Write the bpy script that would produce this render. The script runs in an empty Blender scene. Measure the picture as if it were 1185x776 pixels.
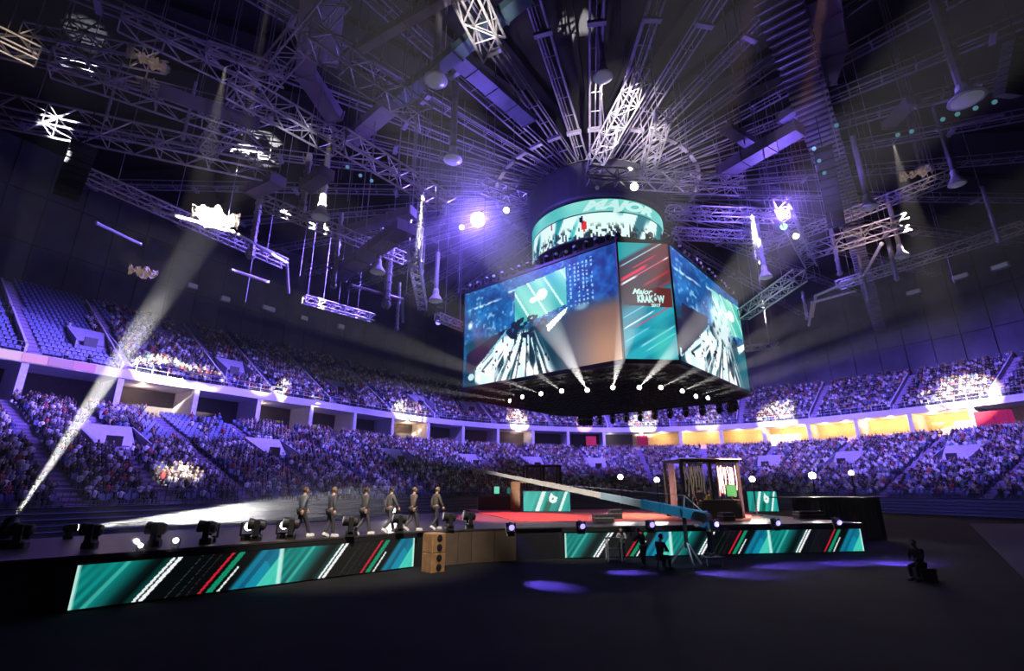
import bpy, bmesh, math, random
import numpy as np
from mathutils import Vector, Matrix, Euler

random.seed(11)
rng = np.random.default_rng(11)
scene = bpy.context.scene
COL = scene.collection
PI = math.pi

# ------------------------------------------------------------------ camera
EYE, FPX, CX, CY, HOR = 3.2, 575.0, 592.5, 388.0, 563.0
TH = math.atan((HOR - CY) / FPX)
cam_data = bpy.data.cameras.new('camera')
cam_data.sensor_width = 36.0
cam_data.lens = 36.0 * FPX / 1185.0
cam_data.clip_end = 400
cam = bpy.data.objects.new('camera', cam_data)
cam.location = (0, 0, EYE)
cam.rotation_euler = (PI / 2 + TH, 0, 0)
COL.objects.link(cam)
scene.camera = cam


def ray(px, py):
    x = (px - CX) / FPX
    y = (CY - py) / FPX
    return Vector((x, math.cos(TH) - y * math.sin(TH), math.sin(TH) + y * math.cos(TH)))


def PZ(px, py, z):
    d = ray(px, py)
    return Vector((0, 0, EYE)) + d * ((z - EYE) / d.z)


def PY(px, py, y):
    d = ray(px, py)
    return Vector((0, 0, EYE)) + d * (y / d.y)


def proj(p):
    x, y, z = p[0], p[1], p[2] - EYE
    d = y * math.cos(TH) + z * math.sin(TH)
    u = -y * math.sin(TH) + z * math.cos(TH)
    return CX + FPX * x / d, CY - FPX * u / d, d


# ------------------------------------------------------------------ materials
def lin(c):
    return tuple(((v / 12.92) if v <= 0.04045 else ((v + 0.055) / 1.055) ** 2.4) for v in c)


_M = {}


def mat(name, col, rough=0.6, metal=0.0, noise=0.12, scale=3.0, emit=None, estr=1.0):
    if name in _M:
        return _M[name]
    m = bpy.data.materials.new(name)
    m.use_nodes = True
    nt = m.node_tree
    b = nt.nodes['Principled BSDF']
    b.inputs['Roughness'].default_value = rough
    b.inputs['Metallic'].default_value = metal
    if emit is not None:
        b.inputs['Base Color'].default_value = (*col, 1)
        b.inputs['Emission Color'].default_value = (*emit, 1)
        b.inputs['Emission Strength'].default_value = estr
    elif noise > 0:
        tc = nt.nodes.new('ShaderNodeTexCoord')
        nz = nt.nodes.new('ShaderNodeTexNoise')
        nz.inputs['Scale'].default_value = scale
        nz.inputs['Detail'].default_value = 3
        rp = nt.nodes.new('ShaderNodeValToRGB')
        rp.color_ramp.elements[0].position = 0.3
        rp.color_ramp.elements[1].position = 0.7
        rp.color_ramp.elements[0].color = (*[max(0, c * (1 - noise)) for c in col], 1)
        rp.color_ramp.elements[1].color = (*[min(1, c * (1 + noise)) for c in col], 1)
        nt.links.new(tc.outputs['Object'], nz.inputs['Vector'])
        nt.links.new(nz.outputs['Fac'], rp.inputs['Fac'])
        nt.links.new(rp.outputs['Color'], b.inputs['Base Color'])
    else:
        b.inputs['Base Color'].default_value = (*col, 1)
    _M[name] = m
    return m


def attr_mat(name, emission=False, strength=1.0, rough=0.7):
    """Material whose colour comes from the mesh colour attribute 'Col' (the picture shown by an LED wall, or the dye of each garment)."""
    if name in _M:
        return _M[name]
    m = bpy.data.materials.new(name)
    m.use_nodes = True
    nt = m.node_tree
    b = nt.nodes['Principled BSDF']
    a = nt.nodes.new('ShaderNodeAttribute')
    a.attribute_name = 'Col'
    if emission:
        b.inputs['Base Color'].default_value = (0.01, 0.01, 0.01, 1)
        b.inputs['Roughness'].default_value = 0.5
        nt.links.new(a.outputs['Color'], b.inputs['Emission Color'])
        b.inputs['Emission Strength'].default_value = strength
    else:
        nt.links.new(a.outputs['Color'], b.inputs['Base Color'])
        b.inputs['Roughness'].default_value = rough
    _M[name] = m
    return m


# ------------------------------------------------------------------ objects
def tag(o, label=None, cat=None, group=None, kind=None):
    if label: o['label'] = label
    if cat: o['category'] = cat
    if group: o['group'] = group
    if kind: o['kind'] = kind
    return o


def empty(name, loc, label, cat, group=None, rot=None):
    o = bpy.data.objects.new(name, None)
    o.location = loc
    o.empty_display_size = 0.2
    if rot is not None:
        o.rotation_euler = rot
    COL.objects.link(o)
    return tag(o, label, cat, group)


def copy_tree(o, parent=None):
    c = o.copy()
    COL.objects.link(c)
    if parent is not None:
        c.parent = parent
    for ch in list(o.children):
        copy_tree(ch, c)
    return c


def basis(d, up=Vector((0, 0, 1))):
    d = Vector(d).normalized()
    s = d.cross(up)
    if s.length < 1e-4:
        s = d.cross(Vector((0, 1, 0)))
    s.normalize()
    u = s.cross(d).normalized()
    return d, s, u


class MB:
    def __init__(self):
        self.v, self.f, self.mi = [], [], []
        self.cur = 0

    def add(self, vs, fs):
        b = len(self.v)
        self.v.extend([tuple(x) for x in vs])
        for f in fs:
            self.f.append(tuple(b + i for i in f))
            self.mi.append(self.cur)
        return self

    def box(self, c, s, ax=None):
        c = Vector(c)
        if ax is None:
            ax = (Vector((1, 0, 0)), Vector((0, 1, 0)), Vector((0, 0, 1)))
        hx, hy, hz = [a * (k / 2) for a, k in zip(ax, s)]
        vs = [c + hx * i + hy * j + hz * k for k in (-1, 1) for j in (-1, 1) for i in (-1, 1)]
        return self.add(vs, [(0, 2, 3, 1), (4, 5, 7, 6), (0, 1, 5, 4), (2, 6, 7, 3), (0, 4, 6, 2), (1, 3, 7, 5)])

    def bbox(self, c, s, bev=0.02, ax=None):
        """box with chamfered vertical edges"""
        c = Vector(c)
        if ax is None:
            ax = (Vector((1, 0, 0)), Vector((0, 1, 0)), Vector((0, 0, 1)))
        x, y, z = s[0] / 2, s[1] / 2, s[2] / 2
        ring = [(-x + bev, -y), (x - bev, -y), (x, -y + bev), (x, y - bev), (x - bev, y), (-x + bev, y), (-x, y - bev), (-x, -y + bev)]
        vs = []
        for zz, k in ((-z, 1), (z - bev, 1), (z, 1 - bev / max(x, y))):
            vs += [c + ax[0] * (a * k) + ax[1] * (b * k) + ax[2] * zz for a, b in ring]
        fs = [tuple(reversed(range(8))), tuple(range(16, 24))]
        for l in (0, 8):
            fs += [(l + i, l + (i + 1) % 8, l + 8 + (i + 1) % 8, l + 8 + i) for i in range(8)]
        return self.add(vs, fs)

    def tube(self, p, q, r, n=6, r2=None):
        p, q = Vector(p), Vector(q)
        d, s, u = basis(q - p)
        r2 = r if r2 is None else r2
        vs = []
        for c, rr in ((p, r), (q, r2)):
            vs += [c + (s * math.cos(2 * PI * i / n) + u * math.sin(2 * PI * i / n)) * rr for i in range(n)]
        fs = [(i, (i + 1) % n, n + (i + 1) % n, n + i) for i in range(n)]
        fs += [tuple(reversed(range(n))), tuple(range(n, 2 * n))]
        return self.add(vs, fs)

    def path(self, pts, r, n=6):
        pts = [Vector(p) for p in pts]
        for a, b in zip(pts[:-1], pts[1:]):
            self.tube(a, b, r, n)
        return self

    def lathe(self, prof, o=(0, 0, 0), ax=(0, 0, 1), n=14):
        o = Vector(o)
        d, s, u = basis(ax)
        vs, fs = [], []
        for r, h in prof:
            vs += [o + d * h + (s * math.cos(2 * PI * i / n) + u * math.sin(2 * PI * i / n)) * r for i in range(n)]
        for k in range(len(prof) - 1):
            fs += [(k * n + i, k * n + (i + 1) % n, (k + 1) * n + (i + 1) % n, (k + 1) * n + i) for i in range(n)]
        fs += [tuple(reversed(range(n))), tuple((len(prof) - 1) * n + i for i in range(n))]
        return self.add(vs, fs)

    def ball(self, c, r, n=10, m=6, sc=(1, 1, 1)):
        prof = [(max(r * math.sin(PI * k / m), r * 0.02), -r * math.cos(PI * k / m)) for k in range(m + 1)]
        b = len(self.v)
        self.lathe(prof, (0, 0, 0), (0, 0, 1), n)
        for i in range(b, len(self.v)):
            x = self.v[i]
            self.v[i] = (c[0] + x[0] * sc[0], c[1] + x[1] * sc[1], c[2] + x[2] * sc[2])
        return self

    def prism(self, poly, z0, z1):
        n = len(poly)
        vs = [(p[0], p[1], z0) for p in poly] + [(p[0], p[1], z1) for p in poly]
        fs = [tuple(reversed(range(n))), tuple(range(n, 2 * n))]
        fs += [(i, (i + 1) % n, n + (i + 1) % n, n + i) for i in range(n)]
        return self.add(vs, fs)

    def slab(self, quad, t):
        """quad of four points given a thickness along its normal"""
        q = [Vector(p) for p in quad]
        nrm = (q[1] - q[0]).cross(q[3] - q[0]).normalized() * t
        vs = q + [p + nrm for p in q]
        return self.add(vs, [(3, 2, 1, 0), (4, 5, 6, 7), (0, 1, 5, 4), (1, 2, 6, 5), (2, 3, 7, 6), (3, 0, 4, 7)])

    def build(self, name, mats, parent=None, world=True, smooth=False):
        me = bpy.data.meshes.new(name)
        off = Vector((0, 0, 0))
        p = parent
        while p is not None and world:
            off += p.location
            p = p.parent
        vs = self.v if off.length == 0 else [(a - off.x, b - off.y, c - off.z) for a, b, c in self.v]
        me.from_pydata(vs, [], self.f)
        if not isinstance(mats, (list, tuple)):
            mats = [mats]
        for m in mats:
            me.materials.append(m)
        if len(mats) > 1:
            me.polygons.foreach_set('material_index', self.mi)
        if smooth:
            me.polygons.foreach_set('use_smooth', [True] * len(me.polygons))
        if len(me.polygons) < 20000:
            bm = bmesh.new(); bm.from_mesh(me); bmesh.ops.recalc_face_normals(bm, faces=bm.faces); bm.to_mesh(me); bm.free()
        me.update()
        o = bpy.data.objects.new(name, me)
        COL.objects.link(o)
        if parent is not None:
            o.parent = parent
        return o


def np_mesh(name, V, Fq, mats, cols=None, parent=None, mi=None):
    """mesh from numpy: V (n,3), Fq list of arrays of faces with the same vertex count each"""
    me = bpy.data.meshes.new(name)
    loops = np.concatenate([f.ravel() for f in Fq]).astype(np.int32)
    counts = np.concatenate([np.full(len(f), f.shape[1], np.int32) for f in Fq])
    starts = np.concatenate([[0], np.cumsum(counts)[:-1]]).astype(np.int32)
    me.vertices.add(len(V))
    me.vertices.foreach_set('co', np.asarray(V, np.float32).ravel())
    me.loops.add(len(loops))
    me.loops.foreach_set('vertex_index', loops)
    me.polygons.add(len(counts))
    me.polygons.foreach_set('loop_start', starts)
    try:
        me.polygons.foreach_set('loop_total', counts)
    except Exception:
        pass
    for m in (mats if isinstance(mats, (list, tuple)) else [mats]):
        me.materials.append(m)
    if mi is not None:
        me.polygons.foreach_set('material_index', np.asarray(mi, np.int32))
    me.update(calc_edges=True)
    me.validate()
    if cols is not None:
        a = me.color_attributes.new('Col', 'FLOAT_COLOR', 'POINT')
        c4 = np.ones((len(V), 4), np.float32)
        c4[:, :3] = cols
        a.data.foreach_set('color', c4.ravel())
    o = bpy.data.objects.new(name, me)
    COL.objects.link(o)
    if parent is not None:
        o.parent = parent
    return o


def spot(loc, aim, energy, col=(1, 1, 1), angle=20, blend=0.4, r=0.08, name='spot_lamp'):
    l = bpy.data.lights.new(name, 'SPOT')
    l.energy = energy
    l.color = col
    l.spot_size = math.radians(angle)
    l.spot_blend = blend
    l.shadow_soft_size = r
    o = bpy.data.objects.new(name, l)
    o.location = loc
    o.rotation_euler = (Vector(aim) - Vector(loc)).to_track_quat('-Z', 'Y').to_euler()
    COL.objects.link(o)
    return o


def point(loc, energy, col=(1, 1, 1), r=0.1, name='point_lamp'):
    l = bpy.data.lights.new(name, 'POINT')
    l.energy = energy
    l.color = col
    l.shadow_soft_size = r
    o = bpy.data.objects.new(name, l)
    o.location = loc
    COL.objects.link(o)
    return o


# common materials (linear albedo)
M_black = mat('black_paint', (0.012, 0.012, 0.014), 0.5)
M_dark = mat('dark_steel', (0.03, 0.03, 0.034), 0.5)
M_alu = mat('truss_aluminium', (0.44, 0.42, 0.44), 0.42, 0.4, 0.2, 6)
M_steel = mat('grey_roof_steel', (0.30, 0.28, 0.32), 0.5, 0.1, 0.25, 1.5)
M_duct = mat('lilac_grey_duct', (0.24, 0.21, 0.27), 0.55, 0.1, 0.2, 0.8)
M_white = mat('white_paint', (0.72, 0.70, 0.74), 0.5)
M_conc = mat('stand_concrete', (0.20, 0.19, 0.24), 0.8, 0, 0.25, 0.6)
M_seat = mat('blue_plastic_seat', (0.15, 0.165, 0.33), 0.45)
M_rail = mat('painted_rail', (0.5, 0.5, 0.55), 0.4, 0.3)
M_skin = mat('skin', (0.55, 0.34, 0.25), 0.55, noise=0.06)
M_lens = mat('lit_lens', (1, 1, 1), 0.3, emit=(1.0, 0.93, 0.86), estr=14)
M_lens_dim = mat('dim_lens', (0.5, 0.5, 0.6), 0.15, emit=(0.75, 0.8, 1.0), estr=0.06)
M_lens_teal = mat('cyan_lit_lens', (1, 1, 1), 0.3, emit=(0.12, 0.95, 0.85), estr=3.2)
M_lens_blue = mat('violet_lit_lens', (1, 1, 1), 0.3, emit=(0.30, 0.24, 1.0), estr=2.2)
M_wood = mat('plywood', (0.30, 0.17, 0.08), 0.6, 0, 0.25, 4)
# ================================================================== THE BOWL
CTRL = np.array([(-54, -12), (-46, 2), (-38.6, 15.8), (-30.9, 28.8), (-25.6, 37.9), (-18.6, 48.4), (-11, 59.0), (-1.5, 66.6), (11.5, 70.9), (23, 69.4),
                 (32.7, 64.6), (40, 55.5), (45.4, 45), (49.5, 32), (51.5, 18), (52, 4), (52, -10)], float)
SB = 1.6                                                             # size of the hall
CTRL = CTRL * SB


def catmull(P, n=24):
    out = []
    for i in range(1, len(P) - 2):
        p0, p1, p2, p3 = P[i - 1:i + 3]
        for t in np.linspace(0, 1, n, endpoint=False):
            out.append(0.5 * ((2 * p1) + (-p0 + p2) * t + (2 * p0 - 5 * p1 + 4 * p2 - p3) * t ** 2 + (-p0 + 3 * p1 - 3 * p2 + p3) * t ** 3))
    out.append(P[-2])
    return np.array(out)


_c = catmull(CTRL)
_s = np.concatenate([[0], np.cumsum(np.linalg.norm(np.diff(_c, axis=0), axis=1))])
SLEN = _s[-1]
_N = int(SLEN / 0.5)
SS = np.linspace(0, SLEN, _N)
CP = np.stack([np.interp(SS, _s, _c[:, k]) for k in (0, 1)], 1)
_t = np.gradient(CP, axis=0)
_k = np.ones(49) / 49
_t = np.stack([np.convolve(np.pad(_t[:, k], 24, 'edge'), _k, 'valid') for k in (0, 1)], 1)
_t /= np.linalg.norm(_t, axis=1)[:, None]
CN = np.stack([_t[:, 1], -_t[:, 0]], 1)


def bp(s, d):
    """point of the bowl plan at arc length s of the balcony edge, d metres towards the arena floor"""
    s = np.asarray(s, float)
    x = np.interp(s, SS, CP[:, 0]); y = np.interp(s, SS, CP[:, 1])
    nx = np.interp(s, SS, CN[:, 0]); ny = np.interp(s, SS, CN[:, 1])
    return np.stack([x + nx * d, y + ny * d], -1), np.stack([nx, ny], -1)


def s_at_px(px, d, z):
    p, _ = bp(SS, d)
    q = np.array([proj((a, b, z))[0] if b > 1 else 1e9 for a, b in p])
    m = np.abs(q - px)
    return float(SS[int(np.argmin(m))])


NLOW, NUP = 26, 23
def low_row(k): return 22.2 - 0.83 * k, 1.9 + 0.355 * k            # distance to balcony edge, height
def up_row(k): return -(1.3 + 0.85 * k), 16.05 + 0.575 * k
ZL = 16.0                                                            # top of the balcony front
S_FAR = s_at_px(640, 0, ZL)
def n_up(s): return np.interp(s, [0, S_FAR - 35, S_FAR, S_FAR + 72, SLEN], [23, 21, 18, 13.5, 13.5])


def ribbon(mb, s0, s1, d0, z0, d1, z1, step=1.0):
    """strip of quads along the bowl between two offset/height lines (facing the arena when z rises or d falls)"""
    n = max(2, int((s1 - s0) / step) + 1)
    s = np.linspace(s0, s1, n)
    a, _ = bp(s, d0); b, _ = bp(s, d1)
    vs = [(x, y, z0) for x, y in a] + [(x, y, z1) for x, y in b]
    mb.add(vs, [(i, i + 1, n + i + 1, n + i) for i in range(n - 1)])


S0, S1 = 10.0, SLEN - 13.0

# floor, stands, walls (the setting)
mb = MB(); mb.box((10, 45, -0.15), (250, 210, 0.3))
_fm = mat('black_floor_covering', (0.014, 0.014, 0.015), 0.9, 0, 0.3, 0.4); _fm.node_tree.nodes['Principled BSDF'].inputs['Specular IOR Level'].default_value = .08
floor = tag(mb.build('floor', mat('black_floor_covering', (0.014, 0.014, 0.015), 0.9, 0, 0.3, 0.4)), kind='structure')

mb = MB()
for k in range(NLOW):
    d, z = low_row(k)
    ribbon(mb, S0, S1, d + 0.415, z, d - 0.415, z)
    ribbon(mb, S0, S1, d + 0.415, z - 0.355 if k else 0.9, d + 0.415, z)
ribbon(mb, S0, S1, 1.05, 10.775, -5.6, 10.775)
tag(mb.build('lower_terrace_floor', M_conc), kind='structure')
mb = MB()
for k in range(NUP):
    d, z = up_row(k)
    sm = S1
    if k >= 13:
        ok = SS[n_up(SS) > k]
        sm = min(S1, ok.max())
    ribbon(mb, S0, sm, d + 0.425, z, d - 0.425, z)
    ribbon(mb, S0, sm, d + 0.425, z - 0.575 if k else z - 0.1, d + 0.425, z)
ribbon(mb, S0, S1, -0.02, 15.95, -0.9, 15.95)
tag(mb.build('upper_terrace_floor', M_conc), kind='structure')

# balcony front: white fascia with a lip and soffit
mb = MB()
ribbon(mb, S0, S1, 0.05, 14.97, 0.05, ZL); ribbon(mb, S0, S1, 0.05, ZL, -0.15, ZL); ribbon(mb, S0, S1, -0.15, 15.95, -0.15, ZL)
ribbon(mb, S0, S1, -5.6, 14.97, 0.05, 14.97)
tag(mb.build('trim_1', mat('balcony_white', (0.66, 0.63, 0.70), 0.5, 0, 0.08, 0.5)), kind='structure')
# front wall of the lower stand: horizontally ribbed
mb = MB()
for i in range(5):
    z = 0.0 + i * 0.38
    ribbon(mb, S0, S1, 23.15, z, 23.05, z + 0.06); ribbon(mb, S0, S1, 23.05, z + 0.06, 23.05, z + 0.32); ribbon(mb, S0, S1, 23.05, z + 0.32, 23.15, z + 0.38)
ribbon(mb, S0, S1, 23.15, 1.9, 22.5, 1.9)
tag(mb.build('wall_front', mat('ribbed_blue_wall', (0.10, 0.11, 0.20), 0.5)), kind='structure')
# railing of vertical bars on the front wall
mb = MB()
ss = np.arange(S0, S1, 0.4)
p, n = bp(ss, 22.95)
for i, (x, y) in enumerate(p):
    r = 0.05 if i % 6 == 0 else 0.022
    mb.tube((x, y, 1.9), (x, y, 3.05), r, 4)
for zz in (2.02, 3.03):
    for a, b in zip(p[:-1:3], p[3::3]):
        mb.tube((a[0], a[1], zz), (b[0], b[1], zz), 0.03, 4)
tag(mb.build('trim_2', mat('blue_grey_rail', (0.16, 0.17, 0.26), 0.4, 0.3)), kind='structure')
# balcony handrail
mb = MB()
ss = np.arange(S0, S1, 1.7)
p, n = bp(ss, -0.05)
for a in p:
    mb.tube((a[0], a[1], ZL), (a[0], a[1], ZL + 1.05), 0.04, 4)
for zz in (ZL + .5, ZL + 1.05):
    for a, b in zip(p[:-1], p[1:]):
        mb.tube((a[0], a[1], zz), (b[0], b[1], zz), 0.035, 4)
tag(mb.build('trim_3', M_rail), kind='structure')

# lit ribbon display on the left end of the balcony
a0, a1 = S0 + 4, s_at_px(112, 0, 15.5)
t = empty('ribbon_display', (*bp(a0, 0)[0], 15.0), 'glowing pink ribbon display along the left end of the balcony', 'display')
n = int((a1 - a0) / 2.0)
for i in range(n):
    sa, sb = a0 + (a1 - a0) * i / n + .03, a0 + (a1 - a0) * (i + 1) / n - .03
    (xa, ya), na = bp(sa, .09); (xb, yb), nb = bp(sb, .09)
    m_ = MB(); m_.slab([(xa, ya, 15.06), (xb, yb, 15.06), (xb, yb, 15.94), (xa, ya, 15.94)], .04)
    k = (i * 7) % 5
    m_.build('display_panel', mat('pink_display_%d' % k, (.02, .02, .02), .4, emit=[lin((.78, .45, .80)), lin((.88, .62, .88)), lin((.86, .38, .74)), lin((.70, .48, .82)), lin((.92, .74, .92))][k], estr=.9), t)

# wall above the upper stand, in tall cladding panels
mb = MB()
ss = np.arange(S0, S1, 4.0)
def d_back(s): return -(1.9 + 0.85 * float(n_up(s)))
for i, (a, b) in enumerate(zip(ss[:-1], ss[1:])):
    zb = 16.05 + 0.575 * float(n_up((a + b) / 2)) - 1.2
    da, db = d_back(a), d_back(b)
    g = 0.08
    pa, na = bp(a + g, da); pb, nb = bp(b - g, db)
    for (z0, z1) in ((zb - 1.0, zb + 6.9), (zb + 7.05, zb + 14.0), (zb + 14.15, 49.0)):
        if z1 - z0 < .5: continue
        j = rng.uniform(-0.04, 0.04)
        q = [(pa[0], pa[1], z0), (pb[0], pb[1], z0), (pb[0], pb[1], z1), (pa[0], pa[1], z1)]
        mb.slab([(x + na[0] * j, y + na[1] * j, z) for x, y, z in q], -0.15)
    pa2, _ = bp(a, da - 0.35); pb2, _ = bp(b, db - 0.35)
    mb.add([(pa2[0], pa2[1], zb - 2), (pb2[0], pb2[1], zb - 2), (pb2[0], pb2[1], 49), (pa2[0], pa2[1], 49)], [(0, 1, 2, 3)])
tag(mb.build('wall_back', mat('grey_cladding', (0.085, 0.085, 0.11), 0.7, 0, 0.3, 0.25)), kind='structure')

# suites under the balcony: back wall, partitions, white columns
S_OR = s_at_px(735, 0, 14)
M_suite = [mat('suite_wall_unlit', (0.10, 0.085, 0.09), 0.7), mat('suite_wall_warm_lit', (0.85, 0.60, 0.34), 0.6)]  # lit suites painted orange for their warm light, unlit ones painted dark
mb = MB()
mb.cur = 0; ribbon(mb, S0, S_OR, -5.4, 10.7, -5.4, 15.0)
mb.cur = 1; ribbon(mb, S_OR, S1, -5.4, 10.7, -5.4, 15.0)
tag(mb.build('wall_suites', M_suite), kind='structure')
mb = MB()
for s in np.arange(S0, S1, 8.3):
    (x, y), n = bp(s, -0.35)
    t = Vector((n[1], -n[0], 0)); nn = Vector((n[0], n[1], 0)); up = Vector((0, 0, 1))
    mb.box((x, y, 12.87), (0.6, 0.6, 4.2), (t, nn, up))
    mb.box((x - n[0] * 2.8, y - n[1] * 2.8, 12.87), (0.2, 4.6, 4.2), (t, nn, up))
tag(mb.build('wall_columns', M_white), kind='structure')

# stairs of the lower stand and vomitories
def s_list(pxs, d, z, step, s_end):
    out = [s_at_px(p, d, z) for p in pxs]
    a = out[0]
    while a > S0 + step: a -= step; out.append(a)
    a = max(out)
    while a < s_end: a += step; out.append(a)
    return sorted(out)


d6, z6 = low_row(6)
AIS_L = s_list([62, 165, 258, 342, 412, 470], d6, z6, 14.0, S1)
d7, z7 = up_row(11)
AIS_U = s_list([20, 122, 236, 284, 352, 420, 478], d7, z7, 13.5, S1)
VOM_L = [s_at_px(p, 9.5, 8.6) for p in (128, 312, 455, 545, 618, 690, 790, 890, 980, 1110)]
VOM_U = [s_at_px(p, -6.5, 19.5) for p in (104, 268, 392, 486, 545)]
M_stair = mat('pink_lit_stair', (0.34, 0.24, 0.40), 0.6)  # pinkish light on the steps is put into their colour
for nm, AIS, rowf, n_, w, rise in (('floor_stair', AIS_L, low_row, NLOW, 1.2, 0.355), ('floor_stair', AIS_U, up_row, 20, 1.1, 0.575)):
    mb = MB()
    for s in AIS:
        nk = n_ if rowf is low_row else int(min(n_, n_up(s)))
        for k in range(nk):
            d, z = rowf(k)
            (x, y), n = bp(s, d)
            t = Vector((n[1], -n[0], 0)); nn = Vector((n[0], n[1], 0)); up = Vector((0, 0, 1))
            mb.box((x - n[0] * .05, y - n[1] * .05, z + rise * 0.25), (w, 0.5, rise * 0.5 + .02), (t, nn, up))
            mb.box((x + n[0] * .25, y + n[1] * .25, z + 0.012), (w, 0.4, 0.02), (t, nn, up))
    tag(mb.build(nm, M_stair), kind='structure')
mb = MB()
for s in AIS_U:                                                # sloping parapets beside the upper stairs
    nk = int(min(20, n_up(s)))
    (x0, y0), n = bp(s, up_row(0)[0]); (x1, y1), _ = bp(s, up_row(nk - 1)[0])
    t = Vector((n[1], -n[0], 0)) * 0.75
    a = Vector((x0, y0, up_row(0)[1] + 0.45)) + t; b = Vector((x1, y1, up_row(nk - 1)[1] + 0.45)) + t
    mb.slab([a - Vector((0, 0, .4)), b - Vector((0, 0, .4)), b + Vector((0, 0, .6)), a + Vector((0, 0, .6))], 0.22)
tag(mb.build('wall_stair_parapets', M_white), kind='structure')

M_vom = mat('vomitory_lilac_white', (0.46, 0.42, 0.54), 0.6)
mb = MB()
VB = []
vd = MB()
for lst, rowf, k0, k1, hw in ((VOM_L, low_row, 13, 17, 2.3), (VOM_U, up_row, 5, 8, 2.1)):
    for s in lst:
        (xa, ya), n = bp(s, rowf(k0)[0]); (xb, yb), _ = bp(s, rowf(k1)[0])
        za, zb = rowf(k0)[1], rowf(k1)[1]
        t = Vector((n[1], -n[0], 0)); nn = Vector((n[0], n[1], 0)); up = Vector((0, 0, 1))
        A, B = Vector((xa, ya, 0)), Vector((xb, yb, 0))
        # head wall of the stair pit, wider at the top; side walls following the slope; dark doorway
        mb.slab([A - t * (hw * .72) + up * (za - .1), A + t * (hw * .72) + up * (za - .1), B + t * hw + up * (zb + .95), B - t * hw + up * (zb + .95)], .15)
        for sg in (-1, 1):
            C0 = A + nn * 1.7
            mb.slab([C0 + t * (sg * hw) + up * (za - .8), A + t * (sg * hw) + up * (za - .2), B + t * (sg * hw) + up * (zb + .95), C0 + t * (sg * hw) + up * (za + .35)], .12)
        vd.box(A + t * (hw * .1) + nn * .06 + up * (za + .55), (1.3, .12, 1.2), (t, nn, up))
        VB.append((s, rowf is low_row, k0, k1, hw + 0.1))
tag(vd.build('door_1', M_black), kind='structure')
tag(mb.build('wall_vomitories', M_vom), kind='structure')


# ------------------------------------------------------------------ seats and spectators
def seat_mb():
    m = MB()
    m.box((0, -0.02, 0.42), (0.44, 0.42, 0.06))
    m.slab([(-0.22, -0.20, 0.42), (0.22, -0.20, 0.42), (0.2, -0.30, 0.86), (-0.2, -0.30, 0.86)], 0.05)
    m.box((0, -0.12, 0.2), (0.08, 0.16, 0.4))
    return m


def person_mb(pose=0, hn=6, hm=4):
    """seated spectator looking along +Y, hips over the seat at z 0.45; parts coloured: 0 top, 1 skin, 2 hair, 3 trousers"""
    m = MB(); cols = []
    def mark(k):
        cols.extend([k] * (len(m.v) - len(cols)))
    lean = (0.02, 0.10, -0.04, 0.05)[pose % 4]
    ring = [(-1, 0), (-0.6, -1), (0.6, -1), (1, 0), (0.6, 1), (-0.6, 1)]
    lv = [(0.17, 0.12, 0.45, -0.05), (0.16, 0.11, 0.65, -0.05 + lean * .4), (0.225, 0.12, 0.93, -0.04 + lean), (0.15, 0.09, 1.02, -0.03 + lean), (0.05, 0.05, 1.07, -0.02 + lean)]
    vs = []
    for rx, ry, z, y in lv:
        vs += [(a * rx, y + b * ry, z) for a, b in ring]
    fs = [tuple(reversed(range(6))), tuple(range(24, 30))]
    for l in range(4):
        fs += [(l * 6 + i, l * 6 + (i + 1) % 6, l * 6 + 6 + (i + 1) % 6, l * 6 + 6 + i) for i in range(6)]
    m.add(vs, fs); mark(0)
    b = len(m.v)
    m.ball((0, 0.0 + lean, 1.19), 0.115, hn, hm, (0.88, 1.0, 1.15))
    for x, y, z in m.v[b:]:
        cols.append(2 if (z > 1.245 or y < lean - 0.03) else 1)
    for sg in (-1, 1):
        m.tube((sg * 0.10, 0.0, 0.50), (sg * 0.13, 0.42, 0.50), 0.09, 4, 0.065); mark(3)
        m.tube((sg * 0.13, 0.40, 0.50), (sg * 0.12, 0.36, 0.05), 0.065, 4, 0.05); mark(3)
        if pose == 1 and sg > 0 or pose == 3:                 # arm raised / clapping
            m.tube((sg * 0.23, lean, 0.96), (sg * 0.25, lean + 0.2, 1.12), 0.05, 4, 0.04); mark(0)
            m.tube((sg * 0.25, lean + 0.2, 1.12), (sg * 0.16, lean + 0.22, 1.38), 0.04, 4, 0.035); mark(1)
        else:
            m.tube((sg * 0.23, lean, 0.97), (sg * 0.26, lean + 0.05, 0.70), 0.05, 4, 0.042); mark(0)
            m.tube((sg * 0.26, lean + 0.05, 0.70), (sg * 0.14, 0.30, 0.60), 0.04, 4, 0.034); mark(0 if pose != 2 else 1)
    return m, np.array(cols)


def place(kind_rows):
    """all seat positions: x, y, z, facing normal, arc, lower?, row"""
    out = []
    for lower in (True, False):
        rf, n_ = (low_row, NLOW) if lower else (up_row, NUP)
        ais = AIS_L if lower else AIS_U
        for k in range(n_):
            d, z = rf(k)
            ln = np.concatenate([[0], np.cumsum(np.linalg.norm(np.diff(bp(SS, d)[0], axis=0), axis=1))])
            s_of = np.interp(np.arange(0.3, ln[-1], 0.54), ln, SS)
            for s in s_of:
                if s < S0 + 1 or s > S1 - 1: continue
                if not lower and n_up(s) <= k: continue
                if any(abs(s - a) < (0.75 if lower else 0.7) for a in ais): continue
                if any(abs(s - v[0]) < v[4] * 1.1 and v[1] == lower and v[2] - 1 <= k <= v[3] for v in VB): continue
                (x, y), n = bp(s, d - 0.1)
                px, py, dp = proj((x, y, z + 0.8))
                if dp < 1 or px < -70 or px > 1255 or py < 250: continue
                out.append((x, y, z, n[0], n[1], s, lower, k, px, py, dp))
    return out


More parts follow.
